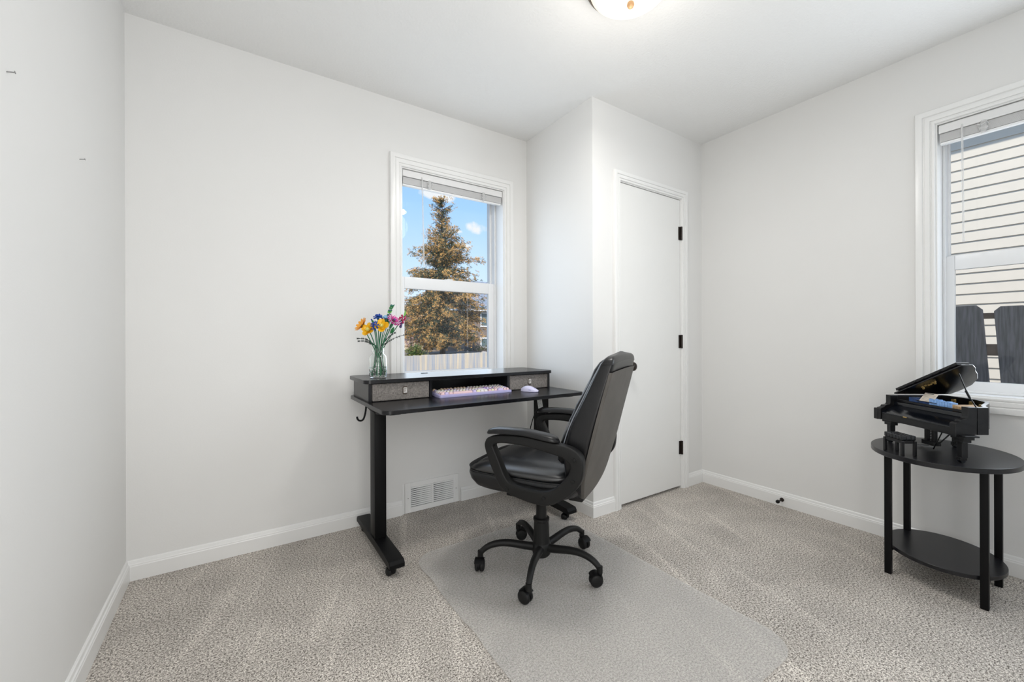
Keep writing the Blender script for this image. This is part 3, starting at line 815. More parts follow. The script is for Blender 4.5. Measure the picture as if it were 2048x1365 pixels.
def petal_ring(mb, M4, n, r0, r1, w, lift, cup, phase=0, th=.0010, tip=1.0):
    for k in range(n):
        a = 2*PI*k/n+phase; G = []
        for i in range(6):
            t = i/5; rr = r0+(r1-r0)*t; hw = w*math.sin(PI*min(.97, .12+.80*t))**.6*(1 if t < .7 else tip)
            row = []
            for j in (-1, -.5, 0, .5, 1):
                z = lift*t + cup*(j*j)*math.sin(PI*t*.8)
                x = rr; y = hw*j
                row.append(M4 @ Vector((x*math.cos(a)-y*math.sin(a), x*math.sin(a)+y*math.cos(a), z)))
            G.append(row)
        mb.quadgrid(G)
        nn = (M4.to_3x3() @ Vector((0, 0, 1))).normalized()*th
        mb.quadgrid([[p-nn for p in r_] for r_ in G])
neck = .142
def stem(root, foot, nk, head, m=None, r=.0024):
    add(root, MB().tube(through_neck(foot, nk, head), r, 8), 'stem', m or M['stem'])
specs = []
# orange gerbera, leaning out to the left
h = fl(-.074, -.01, .262); f0 = fl(.012, .004, .012); r_ = flower_root('orange_gerbera', f0, 'orange toy daisy leaning left out of the jar')
stem(r_, f0, fl(-.010, -.004, neck), h)
pm = MB(); petal_ring(pm, orient(h, Vector(RT*-.60)+Vector((0, 0, .55))-FW*.60), 12, .006, .040, .0080, .014, -.001); add(r_, pm, 'petals', M['orange'], recalc=False)
pm = MB(); petal_ring(pm, orient(h, Vector(RT*-.60)+Vector((0, 0, .55))-FW*.60), 11, .004, .024, .005, .014, -.001, .28); add(r_, pm, 'inner_petals', M['orange'], recalc=False)
add(r_, MB().lathe([(0, -.016), (.006, -.014), (.013, -.004), (.014, .002), (0, .004)], 14, orient(h, Vector(RT*-.60)+Vector((0, 0, .55))-FW*.60)), 'calyx', M['leafg'])
# two yellow poppies
for i, (u, w, z, du, lab_) in enumerate(((-.030, -.040, .238, -.25, 'yellow toy poppy lower left in the jar, beside orange daisy'), (.033, -.038, .256, .10, 'yellow toy poppy at the middle right, below the magenta daisy'))):
    h = fl(u, w, z); f0 = fl(-.012+.02*i, -.006, .010); r_ = flower_root('yellow_poppy', f0, lab_, group='yellow poppies in the jar')
    stem(r_, f0, fl(-.006+.012*i, -.008, neck), h)
    O4 = orient(h, RT*du-FW*.85+Vector((0, 0, .35)))
    pm = MB(); petal_ring(pm, O4, 4, .003, .034, .0175, .012, .008, .5+.3*i, tip=1.1); add(r_, pm, 'petals', M['yellow'], recalc=False)
    pm = MB(); petal_ring(pm, O4, 3, .002, .021, .0110, .016, .006, 1.2); add(r_, pm, 'inner_petals', M['yellow'], recalc=False)
    cm_ = MB()
    for k in range(7): cm_.cyl(O4 @ Vector((.006*math.cos(k*.9), .006*math.sin(k*.9), .006)), O4 @ Vector((.008*math.cos(k*.9), .008*math.sin(k*.9), .020)), .0016, n=6)
    cm_.cyl(O4 @ Vector((0, 0, .004)), O4 @ Vector((0, 0, .018)), .004, n=10)
    add(r_, cm_, 'stamens', M['yelc'])
# cornflowers
for i, (u, w, z, nx, lab_) in enumerate(((.000, 0, .302, -.1, 'deep blue toy cornflower, the higher of two'), (.002, -.046, .258, -.1, 'deep blue toy cornflower between the yellow poppies'))):
    h = fl(u, w, z); f0 = fl(.0, .012-.02*i, .010); r_ = flower_root('blue_cornflower', f0, lab_, group='cornflowers in the jar')
    stem(r_, f0, fl(.002, .006-.012*i, neck), h)
    O4 = orient(h, RT*nx-FW*(.3+.6*i)+Vector((0, 0, .9-.5*i)))
    pm = MB(); random.seed(5+i)
    for k in range(46):
        a = random.uniform(0, 2*PI); el = random.uniform(-.25, 1.35); L_ = random.uniform(.017, .027)
        d = Vector((math.cos(a)*math.cos(el), math.sin(a)*math.cos(el), math.sin(el)*.7))
        p0 = O4 @ (d*.003); p1 = O4 @ (d*L_)
        pm.tube([p0, p0.lerp(p1, .6), p1], [.0012, .0026, .0032], 6)
    add(r_, pm, 'petals', M['blue'])
    add(r_, MB().lathe([(0, -.014), (.004, -.013), (.007, -.004), (.005, .003), (0, .004)], 12, O4), 'calyx', M['stem'])
# pale blue aster
h = fl(.042, .0, .296); f0 = fl(.010, .010, .010); r_ = flower_root('pale_blue_aster', f0, 'pale blue toy flower behind the poppies')
stem(r_, f0, fl(.006, .006, neck), h)
pm = MB(); O4 = orient(h, RT*.1-FW*.5+Vector((0, 0, .8))); petal_ring(pm, O4, 8, .003, .019, .0058, .010, .002); petal_ring(pm, O4, 7, .002, .013, .004, .012, .002, .4)
add(r_, pm, 'petals', M['sky'], recalc=False)
add(r_, MB().lathe([(0, -.020), (.006, -.018), (.011, -.006), (.007, .0), (0, .001)], 12, O4), 'calyx', M['teal'])
# magenta gerbera
h = fl(.084, -.02, .284); f0 = fl(-.016, -.004, .012); r_ = flower_root('magenta_gerbera', f0, 'large magenta toy daisy facing right, by the window casing')
stem(r_, f0, fl(.012, -.006, neck), h)
O4 = orient(h, RT*.60-FW*.38+Vector((0, 0, .62)))
pm = MB(); petal_ring(pm, O4, 13, .006, .038, .0060, .007, .001); add(r_, pm, 'petals', M['pink'], recalc=False)
pm = MB(); petal_ring(pm, O4, 12, .005, .034, .0042, .0105, .001, .24); add(r_, pm, 'pale_petals', M['pinkl'], recalc=False)
pm = MB(); petal_ring(pm, O4, 10, .003, .020, .0042, .015, .001, .1); add(r_, pm, 'inner_petals', M['pink'], recalc=False)
add(r_, MB().lathe([(0, .006), (.007, .008), (.006, .013), (0, .015)], 12, O4), 'flower_centre', M['plum'])
add(r_, MB().lathe([(0, -.015), (.007, -.013), (.011, -.003), (.012, .002), (0, .004)], 14, O4), 'calyx', M['leafg'])
# crimson and plum spike
f0 = fl(-.010, .012, .012); r_ = flower_root('crimson_flower_spike', f0, 'crimson and plum toy flower spike at far right of the bouquet')
top = fl(.126, .02, .310); stem(r_, f0, fl(.014, .006, neck), top)
pm = MB(); pq = MB(); random.seed(21)
ax = (top-fl(.080, .012, .240)).normalized()
for k in range(20):
    t = k/20; c = top - ax*(.060*t) ; a = k*2.4
    s_ = ax.orthogonal().normalized(); q_ = ax.cross(s_); d = (s_*math.cos(a)+q_*math.sin(a))
    c = c + d*(.010+.006*t); rad = .0058+.0020*t
    tgt = pm if t < .55 else pq
    tgt.lathe([(0, -rad), (rad*.8, -rad*.6), (rad, 0), (rad*.75, rad*.65), (0, rad)], 8, orient(c, d))
add(r_, pm, 'upper_buds', M['crim'], angle=60); add(r_, pq, 'lower_buds', M['plum'], angle=60)
add(r_, MB().tube([top, top+ax*.008+Vector((0, 0, .006)), top+ax*.010+Vector((0, 0, .020))], [.003, .0045, .001], 6), 'bud_tip', M['lime'])
# small plum spike behind the blues
f0 = fl(.004, .016, .012); r_ = flower_root('plum_flower_spike', f0, 'small plum and crimson toy spike behind the blue cornflowers')
top = fl(.018, .022, .304); stem(r_, f0, fl(.0, .010, neck), top)
pm = MB(); random.seed(22)
for k in range(12):
    a = k*2.4; c = top-Vector((0, 0, .004*k))+RT*math.cos(a)*.008+FW*math.sin(a)*.008
    pm.lathe([(0, -.004), (.0036, -.002), (.004, 0), (.003, .003), (0, .004)], 8, orient(c, RT*math.cos(a)+FW*math.sin(a)))
add(r_, pm, 'petals', M['crim'], angle=60)
# tall green leafy stem
f0 = fl(.008, .0, .012); r_ = flower_root('eucalyptus_stem', f0, 'tallest green leafy toy stem at the top of the bouquet', 'leafy stem')
path = catmull([tuple(f0), tuple(fl(.008, .002, neck)), tuple(fl(.046, .006, .27)), tuple(fl(.058, .006, .325)), tuple(fl(.072, .006, .358))], 6, False)
add(r_, MB().tube(path, .0017, 8), 'stem', M['leafg'])
for k, mname in enumerate(('teal', 'leafg', 'leafg', 'teal', 'lime', 'teal', 'leafg')):
    p = Vector(path[-1-int(k*1.7)]); 
    for s_ in (-1, 1):
        lm = MB(); d = RT*s_*.7+Vector((0, 0, .55))-FW*.3*s_
        lm.lathe([(0, 0), (.0050, .004), (.0066, .010), (.0050, .016), (0, .020)], 8, orient(p, d) @ Matrix.Diagonal((1, .5, .8, 1)))
        add(r_, lm, 'leaf', M[mname], angle=60)
# green bud left of the cornflowers
f0 = fl(-.004, .004, .012); r_ = flower_root('flower_bud', f0, 'closed blue toy flower bud left of the cornflowers')
h = fl(-.022, .0, .276); stem(r_, f0, fl(-.004, .002, neck), h)
add(r_, MB().lathe([(0, -.004), (.0045, 0), (.0055, .008), (.0035, .014), (0, .016)], 10, orient(h, RT*-.5+Vector((0, 0, .8)))), 'bud', M['leafg'], angle=60)
add(r_, MB().lathe([(0, .010), (.0038, .013), (.0042, .018), (.002, .022), (0, .023)], 8, orient(h, RT*-.5+Vector((0, 0, .8)))), 'bud_tip', M['blue'], angle=60)
# broad dark green leaves behind the magenta flower
f0 = fl(.016, .004, .012); r_ = flower_root('broad_leaf_stem', f0, 'broad green toy leaf behind the magenta daisy', 'leafy stem')
stem(r_, f0, fl(.012, .004, neck), fl(.050, .004, .245), r=.0026)
for du, dz, w in ((.066, .262, 0), (.048, .270, .1), (.070, .238, -.1)):
    lm = MB(); lm.lathe([(0, -.020), (.010, -.012), (.0135, 0), (.010, .012), (0, .020)], 12, orient(fl(du, .006, dz), RT*.5+Vector((0, 0, 1))) @ Matrix.Diagonal((1, .35, 1, 1)))
    add(r_, lm, 'leaf', M['leafg'], angle=60)
# dark fern sprigs
ferns = [((-.012, .006), [(-.034, -.006, .178), (-.060, -.01, .195), (-.098, -.012, .197)], 'dark toy fern sprig, upper of the two at left'),
         ((-.006, .010), [(-.030, -.010, .170), (-.058, -.02, .184), (-.090, -.02, .184)], 'dark toy fern sprig, lower of the two at left'),
         ((.010, .006), [(.036, -.006, .168), (.085, -.01, .198), (.146, -.012, .218)], 'long dark toy fern sprig reaching right across the casing'),
         ((.014, -.002), [(.034, .006, .184), (.060, .010, .212), (.082, .012, .226)], 'short dark toy fern sprig at the right, behind the stems')]
for (a0, b0), way, lab_ in ferns:
    f0 = fl(a0, b0, .012); r_ = flower_root('fern_sprig', f0, lab_, 'leafy stem', 'dark fern sprigs in the jar')
    path = catmull([tuple(f0), tuple(fl(a0*.6, b0, neck))] + [tuple(fl(*p)) for p in way], 6, False)
    add(r_, MB().tube(path, [.0022]*(len(path)-10)+[.0014]*10, 6), 'stem', M['leafd'])
    lf = MB(); L_ = len(path)
    for k in range(11):
        t = k/10; q = len(path)-1-int((1-t)*14); q = max(2, min(L_-1, q)); p = Vector(path[q]); d = (Vector(path[min(q+1, L_-1)])-Vector(path[q-1])).normalized()
        for s_ in (-1, 1):
            up_ = (Vector((0, 0, 1))*s_ + d*1.2 - FW*.25).normalized(); ln = .010*(1-.45*t)
            lf.lathe([(0, 0), (.0014, ln*.3), (.0018, ln*.6), (0, ln*1.1)], 6, orient(p, up_))
    add(r_, lf, 'fronds', M['leafd'], angle=60)
# extra straight stems standing in the jar
for k, (a0, b0) in enumerate(((-.020, .010), (.018, -.014))): pass

# ------------------------------------------------------------------ oval side table
tb = empty('side_table', (2.913, -1.932, 0)); tag(tb, 'black oval side table with lower shelf, under the right window', 'side table')
def ell(a, b_, rot, n=72): 
    return [(a*math.cos(t)*math.cos(rot)-b_*math.sin(t)*math.sin(rot), a*math.cos(t)*math.sin(rot)+b_*math.sin(t)*math.cos(rot)) for t in [2*PI*i/n for i in range(n)]]
MB().prism(ell(.279, .227, math.radians(8)), .530, .550, bevel=.0015, seg=1).build('tabletop', M['lam'], tb)
MB().prism(ell(.205, .178, math.radians(30)), .104, .120, T(.012, .0, 0), bevel=.0012, seg=1).build('lower_shelf', M['lam'], tb)
for x, y in ((-.127, .142), (-.144, -.142), (.145, .142), (.122, -.145)):
    MB().rbox(x-.0115, x+.0115, y-.0115, y+.0115, 0, .530, .002, 2).build('leg', M['steel'], tb)
br = MB().rbox(-.14, .135, -.152, -.134, .094, .104, .001, 1)
br.build('shelf_bracket', M['steel'], tb)
MB().rbox(-.127, .145, .133, .151, .094, .104, .001, 1).build('shelf_bracket', M['steel'], tb)
MB().rbox(-.13, .13, -.152, -.134, .520, .530, .001, 1).build('top_bracket', M['steel'], tb)
MB().rbox(-.12, .14, .133, .151, .520, .530, .001, 1).build('top_bracket', M['steel'], tb)

# ------------------------------------------------------------------ toy grand piano
PO = Vector((2.931, -1.71, .550)); pd = Vector((-.6057, -.7957, 0)).normalized(); pn = Vector((.7957, -.6057, 0)).normalized()
pn = (pn - pd*pn.dot(pd)).normalized()
pang = math.atan2(pd.y, pd.x)   # local x along the keyboard, local -y?? (pn is to the left of pd)
pa = empty('toy_grand_piano', PO, pang); tag(pa, 'black toy brick grand piano with open lid, on the oval table', 'toy piano')
# pd x pn orientation check: local y = pn when pd rotated +90 equals pn
sgn = 1 if pd.cross(pn).z > 0 else -1
def Pb(mb, nm, m, par=None, **k):
    return mb.xf(Matrix.Diagonal((1, sgn, 1, 1))).build(nm, m, par or pa, **k)
# rim outline (plan): spine on the left, cheek on the right, curved bent side
outl = [(0, .045), (.377, .045), (.377, .118), (.335, .150), (.300, .190), (.262, .238), (.225, .275), (.170, .300), (.090, .306), (.020, .300), (0, .290)]
inn_ = [(.014, .075), (.362, .075), (.362, .112), (.324, .142), (.289, .182), (.252, .229), (.217, .263), (.166, .286), (.090, .292), (.026, .287), (.014, .280)]
rim = MB().prism(outl[2:] + [(0, .078), (.014, .078)] + inn_[::-1][:-2] + [(.362, .078), (.377, .078)], .11, .215, bevel=.001, seg=1)
Pb(rim, 'rim', M['pbrick'])
Pb(MB().prism([(x, y) for x, y in inn_], .112, .150), 'soundboard', M['pbrick'])
# cheeks / arms
for x0, x1 in ((0, .026), (.351, .377)):
    arm = MB().prism([(.0, .102), (.0, .150), (.005, .156), (.018, .160), (.022, .168), (.040, .172), (.044, .180), (.044, .2152), (.0775, .2152), (.076, .112), (.05, .102)], x0, x1,
                     basis((0, 0, 0), (0, 1, 0), (0, 0, 1), (1, 0, 0)), bevel=.001, seg=1)
    Pb(arm, 'cheek', M['pbrick'])
Pb(MB().rbox(-.012, .012, -.002, .040, .100, .152, .002, 1), 'cheek_cap', M['pbrick'])
Pb(MB().rbox(.020, .357, .004, .070, .104, .132, .001, 1), 'key_bed', M['pbrick'])
Pb(MB().prism([(.004, .1325), (.004, .137), (.060, .170), (.074, .170), (.074, .1325)], .026, .351, basis((0, 0, 0), (0, 1, 0), (0, 0, 1), (1, 0, 0)), bevel=.001, seg=1), 'fallboard', M['pblack'])
Pb(MB().rbox(.028, .350, .0015, .006, .1325, .1355, .0006, 1), 'fallboard_lip', M['azure']) if False else None
Pb(MB().rbox(.026, .351, .060, .078, .170, .186, .001, 1), 'front_rail', M['pblack'])
Pb(MB().rbox(.026, .351, .076, .084, .1865, .196, .001, 1), 'upper_rail', M['pbrick'])
Pb(MB().rbox(.145, .162, -.0006, .0035, .1335, .1375, .0005, 1), 'lock_plate', M['gold'])
# insides
Pb(MB().rbox(.062, .118, .094, .135, .150, .214, .002, 1), 'motor_block', M['navy'])
az = MB()
random.seed(4)
for k in range(9): az.rbox(.168+k*.0105, .178+k*.0105, .088+.001*k, .118, .150, .222-.0012*k+random.uniform(-.003, .003), .0008, 1)
Pb(az, 'blue_brick_stack', M['azure'])
st = MB()
for k in range(16): st.rbox(.265+.0055*k, .268+.0055*k, .092, .13+.05*(1-k/16), .152, .209-.0008*k, .0005, 1)
Pb(st, 'hammer_row', M['tan'])
fr_ = MB()
for x, y in ((.07, .288), (.15, .286), (.235, .242), (.30, .164)): fr_.rbox(x-.008, x+.008, y-.012, y-.003, .150, .205, .001, 1)
Pb(fr_, 'gold_frame_tab', M['gold'])
Pb(MB().rbox(.03, .08, .12, .24, .150, .172, .001, 1).rbox(.11, .20, .16, .25, .150, .168, .001, 1), 'string_plate', M['gold'])
# music sheet on its stand
stt = R(-18, 'X')
sh = Pb(MB().prism([(-.034, 0), (.030, 0), (.036, .042), (-.024, .042)], -.0008, .0008, T(.152, .090, .2035) @ R(62, 'X')), 'sheet_music', M['paper'])
ln = MB()
for k in range(5): ln.box(-.026+.001*k, .026+.0008*k, .0062+.006*k, .0068+.006*k, .0009, .0012, T(.152, .090, .2035) @ R(62, 'X'))
ln.box(-.012, .018, .0370, .0395, .0009, .0012, T(.152, .090, .2035) @ R(62, 'X'))
Pb(ln, 'printed_lines', M['ink'], sh)
Pb(MB().rbox(.105, .200, .084, .092, .2032, .2055, .0006, 1), 'music_desk', M['pbrick'])
# lid: hinged along the spine, opened ~26 degrees
LA = T(.004, 0, .2085) @ R(-26, 'Y')
lidp = [(.030, .058), (.374, .058), (.374, .100), (.352, .128), (.322, .154), (.290, .190), (.235, .240), (.160, .284), (.085, .300), (.030, .302)]
lid = Pb(MB().prism(lidp, .0, .007, LA, bevel=.0008, seg=1), 'lid', M['pblack'])
flap = MB()
flap.rbox(.055, .366, .050, .100, .0075, .019, .001, 1, LA)
for k in range(7): flap.rbox(.075+.042*k, .085+.042*k, .0480, .052, .009, .014, .0008, 1, LA)
Pb(flap, 'folded_front_lid', M['pbrick'], lid)
gb = MB(); random.seed(8)
for k in range(9):
    u_ = .115+.011*k+random.uniform(-.004, .004); v_ = .085+random.uniform(0, .03); gb.rbox(u_, u_+.007, v_, v_+.006, -.006, -.0005, .0008, 1, LA)
Pb(gb, 'gold_lid_detail', M['gold'], lid)
Pb(MB().tube([(.370, .082, .212), (.345, .074, .262), (.318, .068, .341)], .0022, 8).tube([(.352, .076, .247), (.340, .072, .276)], .0040, 8), 'lid_prop', M['pbrick'])
# legs
for x, y in ((.042, .034), (.366, .034), (.130, .235)):
    lg = MB().rbox(x-.010, x+.010, y-.011, y+.011, .020, .088, .001, 1).rbox(x-.018, x+.018, y-.016, y+.016, .080, .093, .001, 1).rbox(x-.026, x+.026, y-.020, y+.020, .092, .103, .001, 1).rbox(x-.034, x+.034, y-.022, y+.030, .1032, .1095, .001, 1)
    lg.rbox(x-.009, x+.009, y-.016, y+.009, .010, .022, .001, 1)
    lo_ = Pb(lg, 'piano_leg', M['pbrick'])
    Pb(MB().cyl((x-.008, y-.004, .0075), (x+.008, y-.004, .0075), .0075, n=16), 'leg_wheel', M['pblack'], lo_)
# lyre
ly = MB()
for x in (.118, .150): ly.rbox(x-.007, x+.007, .118, .134, .026, .106, .001, 1)
ly.rbox(.104, .164, .112, .142, .012, .030, .001, 1).rbox(.100, .168, .112, .140, .094, .109, .001, 1)
for k in range(5): ly.cyl((.133, .122, .035+.012*k), (.133, .130, .035+.012*k), .0022, n=6)
lyo = Pb(ly, 'pedal_lyre', M['pbrick'])
for x in (.112, .134, .156):
    Pb(MB().rbox(x-.0045, x+.0045, .078, .114, .006, .011, .0015, 2), 'pedal', M['screw'], lyo)
Pb(MB().tube([(.160, .130, .016), (.205, .175, .110)], .0026, 6).tube([(.175, .100, .004), (.262, .060, .104)], .0022, 6), 'lyre_brace', M['pbrick'], lyo)
Pb(MB().cyl((.094, .114, .096), (.106, .114, .096), .0035, n=8).cyl((.160, .114, .092), (.176, .114, .092), .0035, n=8), 'gold_pin', M['gold'], lyo)

# toy bench
bx, by = -.0, 0
bc = Vector((2.715, -1.845, .550)); bn = empty('toy_piano_bench', bc, math.atan2(pd.y, pd.x)); tag(bn, 'black tufted toy piano bench before the piano', 'toy bench')
bl = .094; bw = .058
for sx in (-1, 1):
    for sy in (-1, 1):
        MB().rbox(sx*(bl/2-.005)-.005, sx*(bl/2-.005)+.005, sy*(bw/2-.005)-.005, sy*(bw/2-.005)+.005, 0, .060, .0008, 1).build('leg', M['pbrick'], bn)
MB().rbox(-bl/2+.004, bl/2-.004, -bw/2+.003, bw/2-.003, .050, .063, .001, 1).build('apron', M['pbrick'], bn)
cu = MB()
for i in range(6):
    for j in range(3):
        x0 = -bl/2+.002+i*(bl-.004)/6; y0 = -bw/2+.002+j*(bw-.004)/3
        cu.rbox(x0, x0+(bl-.004)/6, y0, y0+(bw-.004)/3, .0635, .082, .0035, 3)
cu.build('cushion', M['pblack'], bn)

# ------------------------------------------------------------------ office chair
ch = empty('office_chair', (1.539, -.912, 0), math.radians(30)); tag(ch, 'black leather swivel office chair in front of the desk', 'office chair')
MZ = .009   # top of the mat
hub = MB().lathe([(0, .060), (.030, .060), (.040, .070), (.043, .088), (.043, .112), (.036, .124), (.030, .128), (0, .128)], 32)
hub.build('base_hub', M['plas'], ch, angle=40)
for k in range(5):
    a = math.radians(150-30 - 72*k + 0)
    d = Vector((math.cos(a), math.sin(a), 0))
    pts = []; rr = []
    way = [(.020, .098), (.080, .108), (.140, .119), (.190, .121), (.235, .110), (.265, .090), (.277, .070)]
    sm = catmull(way, 4, False)
    path = [tuple(d*r0 + Vector((0, 0, z0))) for r0, z0 in sm]
    n = len(path)
    rad = [.0215-.0085*(i/(n-1)) for i in range(n)]
    lg = MB(); lg.tube(path, rad, 12, sx=.85, sy=.85, upv=(0, 0, 1))
    lg.cyl(d*.274+Vector((0, 0, .062)), d*.274+Vector((0, 0, .090)), .0125, n=16)
    lg.build('base_leg', M['plas'], ch, angle=50)
    caster_parts(ch, tuple(d*.274+Vector((0, 0, MZ-.001))), [20, 120, 60, -60, -100][k], .0275, 1.0)
MB().lathe([(0, .122), (.038, .122), (.036, .135), (.0335, .218), (.036, .221), (.036, .231), (.031, .233), (0, .233)], 28).build('column_cover', M['plas'], ch)
MB().lathe([(0, .228), (.0245, .228), (.0230, .296), (.019, .300), (0, .300)], 28).build('column_sleeve', M['plas'], ch)
MB().rbox(-.10, .035, -.222, -.160, .368, .409, .008, 3).build('back_bracket', M['plas'], ch)
MB().cyl((0, 0, .29), (0, 0, .385), .0135, n=20).build('gas_lift', M['chrome'], ch)
MB().rbox(-.085, .085, -.12, .12, .378, .412, .006, 2).cyl((0, .095, .395), (0, .100, .366), .022, .026, 20).rbox(-.06, .06, -.20, -.10, .385, .41, .006, 2).build('tilt_mechanism', M['plas'], ch)
MB().tube([(.05, .05, .39), (.16, .06, .385), (.235, .06, .382)], .006, 10).build('height_lever', M['plas'], ch)

def superell(hw, hd, n, p=4.0, cx=0, cy=0):
    out = []
    for i in range(n):
        a = 2*PI*i/n; c, s = math.cos(a), math.sin(a)
        out.append((cx+hw*math.copysign(abs(c)**(2/p), c), cy+hd*math.copysign(abs(s)**(2/p), s)))
    return out
# seat: lower box cushion and upper pillow pad
def seat_loft(levels, n=64, p=5, crown=0, crowny=0.0, cap=True):
    mb = MB(); G = []
    for hw, y0, y1, z in levels:
        G.append([Vector((x, y, z + crown*0)) for x, y in superell(hw, (y1-y0)/2, n, p, 0, (y0+y1)/2)])
    V = mb.quadgrid(G, closeu=True)
    mb.bm.faces.new(V[0][::-1])
    # domed top: concentric rings
    hw, y0, y1, z = levels[-1]; cy = (y0+y1)/2; last = V[-1]
    K = 8
    for k in range(1, K):
        s = 1-k/K; ring = []
        for v in V[-1]:
            dx, dy = v.co.x, v.co.y-cy
            zz = z + crown*(1-s*s)**.6 
            ring.append(mb.bm.verts.new((dx*s, cy+dy*s, zz)))
        m_ = len(ring)
        for j in range(m_): mb.bm.faces.new((last[j], last[(j+1) % m_], ring[(j+1) % m_], ring[j]))
        last = ring
    c = mb.bm.verts.new((0, cy, z+crown)); m_ = len(last)
    for j in range(m_): mb.bm.faces.new((last[j], last[(j+1) % m_], c))
    return mb
sb = seat_loft([(.230, -.21, .226, .410), (.238, -.225, .245, .416), (.2415, -.232, .268, .436), (.2415, -.234, .278, .458), (.2405, -.232, .275, .470), (.232, -.226, .266, .475)], crown=.0)
seat = sb.build('seat', M['leather'], ch, angle=60)
sp_ = seat_loft([(.222, -.21, .256, .473), (.236, -.22, .274, .477), (.240, -.225, .279, .485), (.237, -.222, .275, .496), (.222, -.215, .261, .505)], crown=.012)
for v in sp_.bm.verts:      # quilting valleys and a softly sloping front
    x, y, z = v.co
    if z > .49:
        v.co.z -= .006*math.exp(-((abs(x)-.135)/.016)**2) + .008*math.exp(-((y-.085+abs(x)*.15)/.02)**2)*(1 if abs(x) < .14 else .3)
        v.co.z -= .020*max(0, (y-.12)/.13)**2
sp_.build('seat_pad', M['leather3'], ch, angle=70)
st_ = MB()
ringp = superell(.236, .250, 72, 5, 0, .024)
st_.tube([(x, y, .474) for x, y in ringp]+[(ringp[0][0], ringp[0][1], .474)], .0030, 6); st_.build('seat_piping', M['leather'], ch)

# backrest (loft up the height)
BK0 = [(.380, .09, -.205, -.222), (.394, .12, -.198, -.232), (.424, .158, -.190, -.244), (.462, .190, -.184, -.254), (.510, .214, -.178, -.265), (.600, .229, -.176, -.290), (.700, .230, -.205, -.315),
      (.800, .228, -.253, -.341), (.880, .224, -.292, -.362), (.920, .221, -.313, -.373), (.940, .218, -.323, -.377), (.953, .211, -.332, -.376), (.961, .198, -.340, -.372), (.965, .180, -.346, -.367)]
BK = catmull(BK0, 3, False)
def topz(z, x): return z + .010*max(0, min(1, (z-.86)/.09))*(1-min(1, abs(x)/.235)**2)
def loft_back(BK, n=56, p=7):
    mb = MB(); G = []
    for z, hw, yf, yr in BK:
        G.append([Vector((x, y, topz(z, x))) for x, y in superell(hw, abs(yf-yr)/2, n, p, 0, (yf+yr)/2)])
    V = mb.quadgrid(G, closeu=True)
    mb.bm.faces.new(V[0][::-1]); 
    last = V[-1]; cy = (BK[-1][2]+BK[-1][3])/2
    for k in (.6, .25):
        ring = [mb.bm.verts.new((v.co.x*k, cy+(v.co.y-cy)*k, v.co.z+.005*(1-k)+.006*(1-k))) for v in V[-1]]
        m_ = len(ring)
        for j in range(m_): mb.bm.faces.new((last[j], last[(j+1) % m_], ring[(j+1) % m_], ring[j]))
        last = ring
    mb.bm.faces.new(last)
    return mb
bo = loft_back(BK).build('backrest', M['leather'], ch, angle=45)
# rear cover panel; light falling on it is put into a paler leather colour
rp = MB(); G = []
for z, hw, yf, yr in BK[:-13]:
    row = [Vector((hw*.985*t_, yr-.0015-.005*(1-t_*t_), topz(z, t_*hw))) for t_ in [i/8-1 for i in range(17)]]
    e1 = [Vector((-hw*1.003, yr+.011, z)), Vector((-hw*.999, yr+.003, z))]; G.append(e1 + row + [Vector((-v.x, v.y, v.z)) for v in e1[::-1]])
rp.quadgrid(G)
# close edges
rp.build('rear_panel', M['leather_lit'], bo, angle=50)
# front pillow of the backrest
FP = [(.545, .190, -.150, -.20), (.560, .200, -.140, -.20), (.620, .208, -.150, -.21), (.700, .210, -.180, -.24), (.780, .208, -.218, -.28), (.860, .205, -.258, -.32), (.915, .200, -.288, -.34), (.940, .192, -.308, -.345), (.950, .17, -.322, -.345)]
fp = loft_back(FP, 56, 4.5)
for v in fp.bm.verts:
    x, y, z = v.co
    f_ = .010*math.exp(-((z-.70)/.012)**2)+.010*math.exp(-((z-.85)/.012)**2)
    if y > -.16-(z-.55)*.42 - .03: v.co.y -= f_
fp.build('back_cushion', M['leather'], ch, angle=70)
for k_ in (-1, 1):
    edge = [(k_*(hw*.985), yf-.004, z) for z, hw, yf, yr in BK[15:-8]]
    MB().tube(edge, .0022, 6).build('piping', M['stitch'], bo)
    e2 = [(k_*(hw*.93), yf-.012, z) for z, hw, yf, yr in FP[1:-1]]
    MB().tube(catmull(e2, 3, False), .0016, 6).build('stitch_line', M['stitch'], bo)
# seam over the top of the back
zt = .945
MB().tube([Vector((x, y, topz(.938, x))) for x, y in superell(.2180, .0272, 60, 7, 0, -.3495)+superell(.2180, .0272, 60, 7, 0, -.3495)[:1]], .0020, 6).build('top_seam', M['leather'], bo)
zp = MB().tube([(.236, -.27, .60), (.240, -.272, .585), (.243, -.276, .57)], .0022, 6); zp.build('zip_pull', M['chrome'], bo)

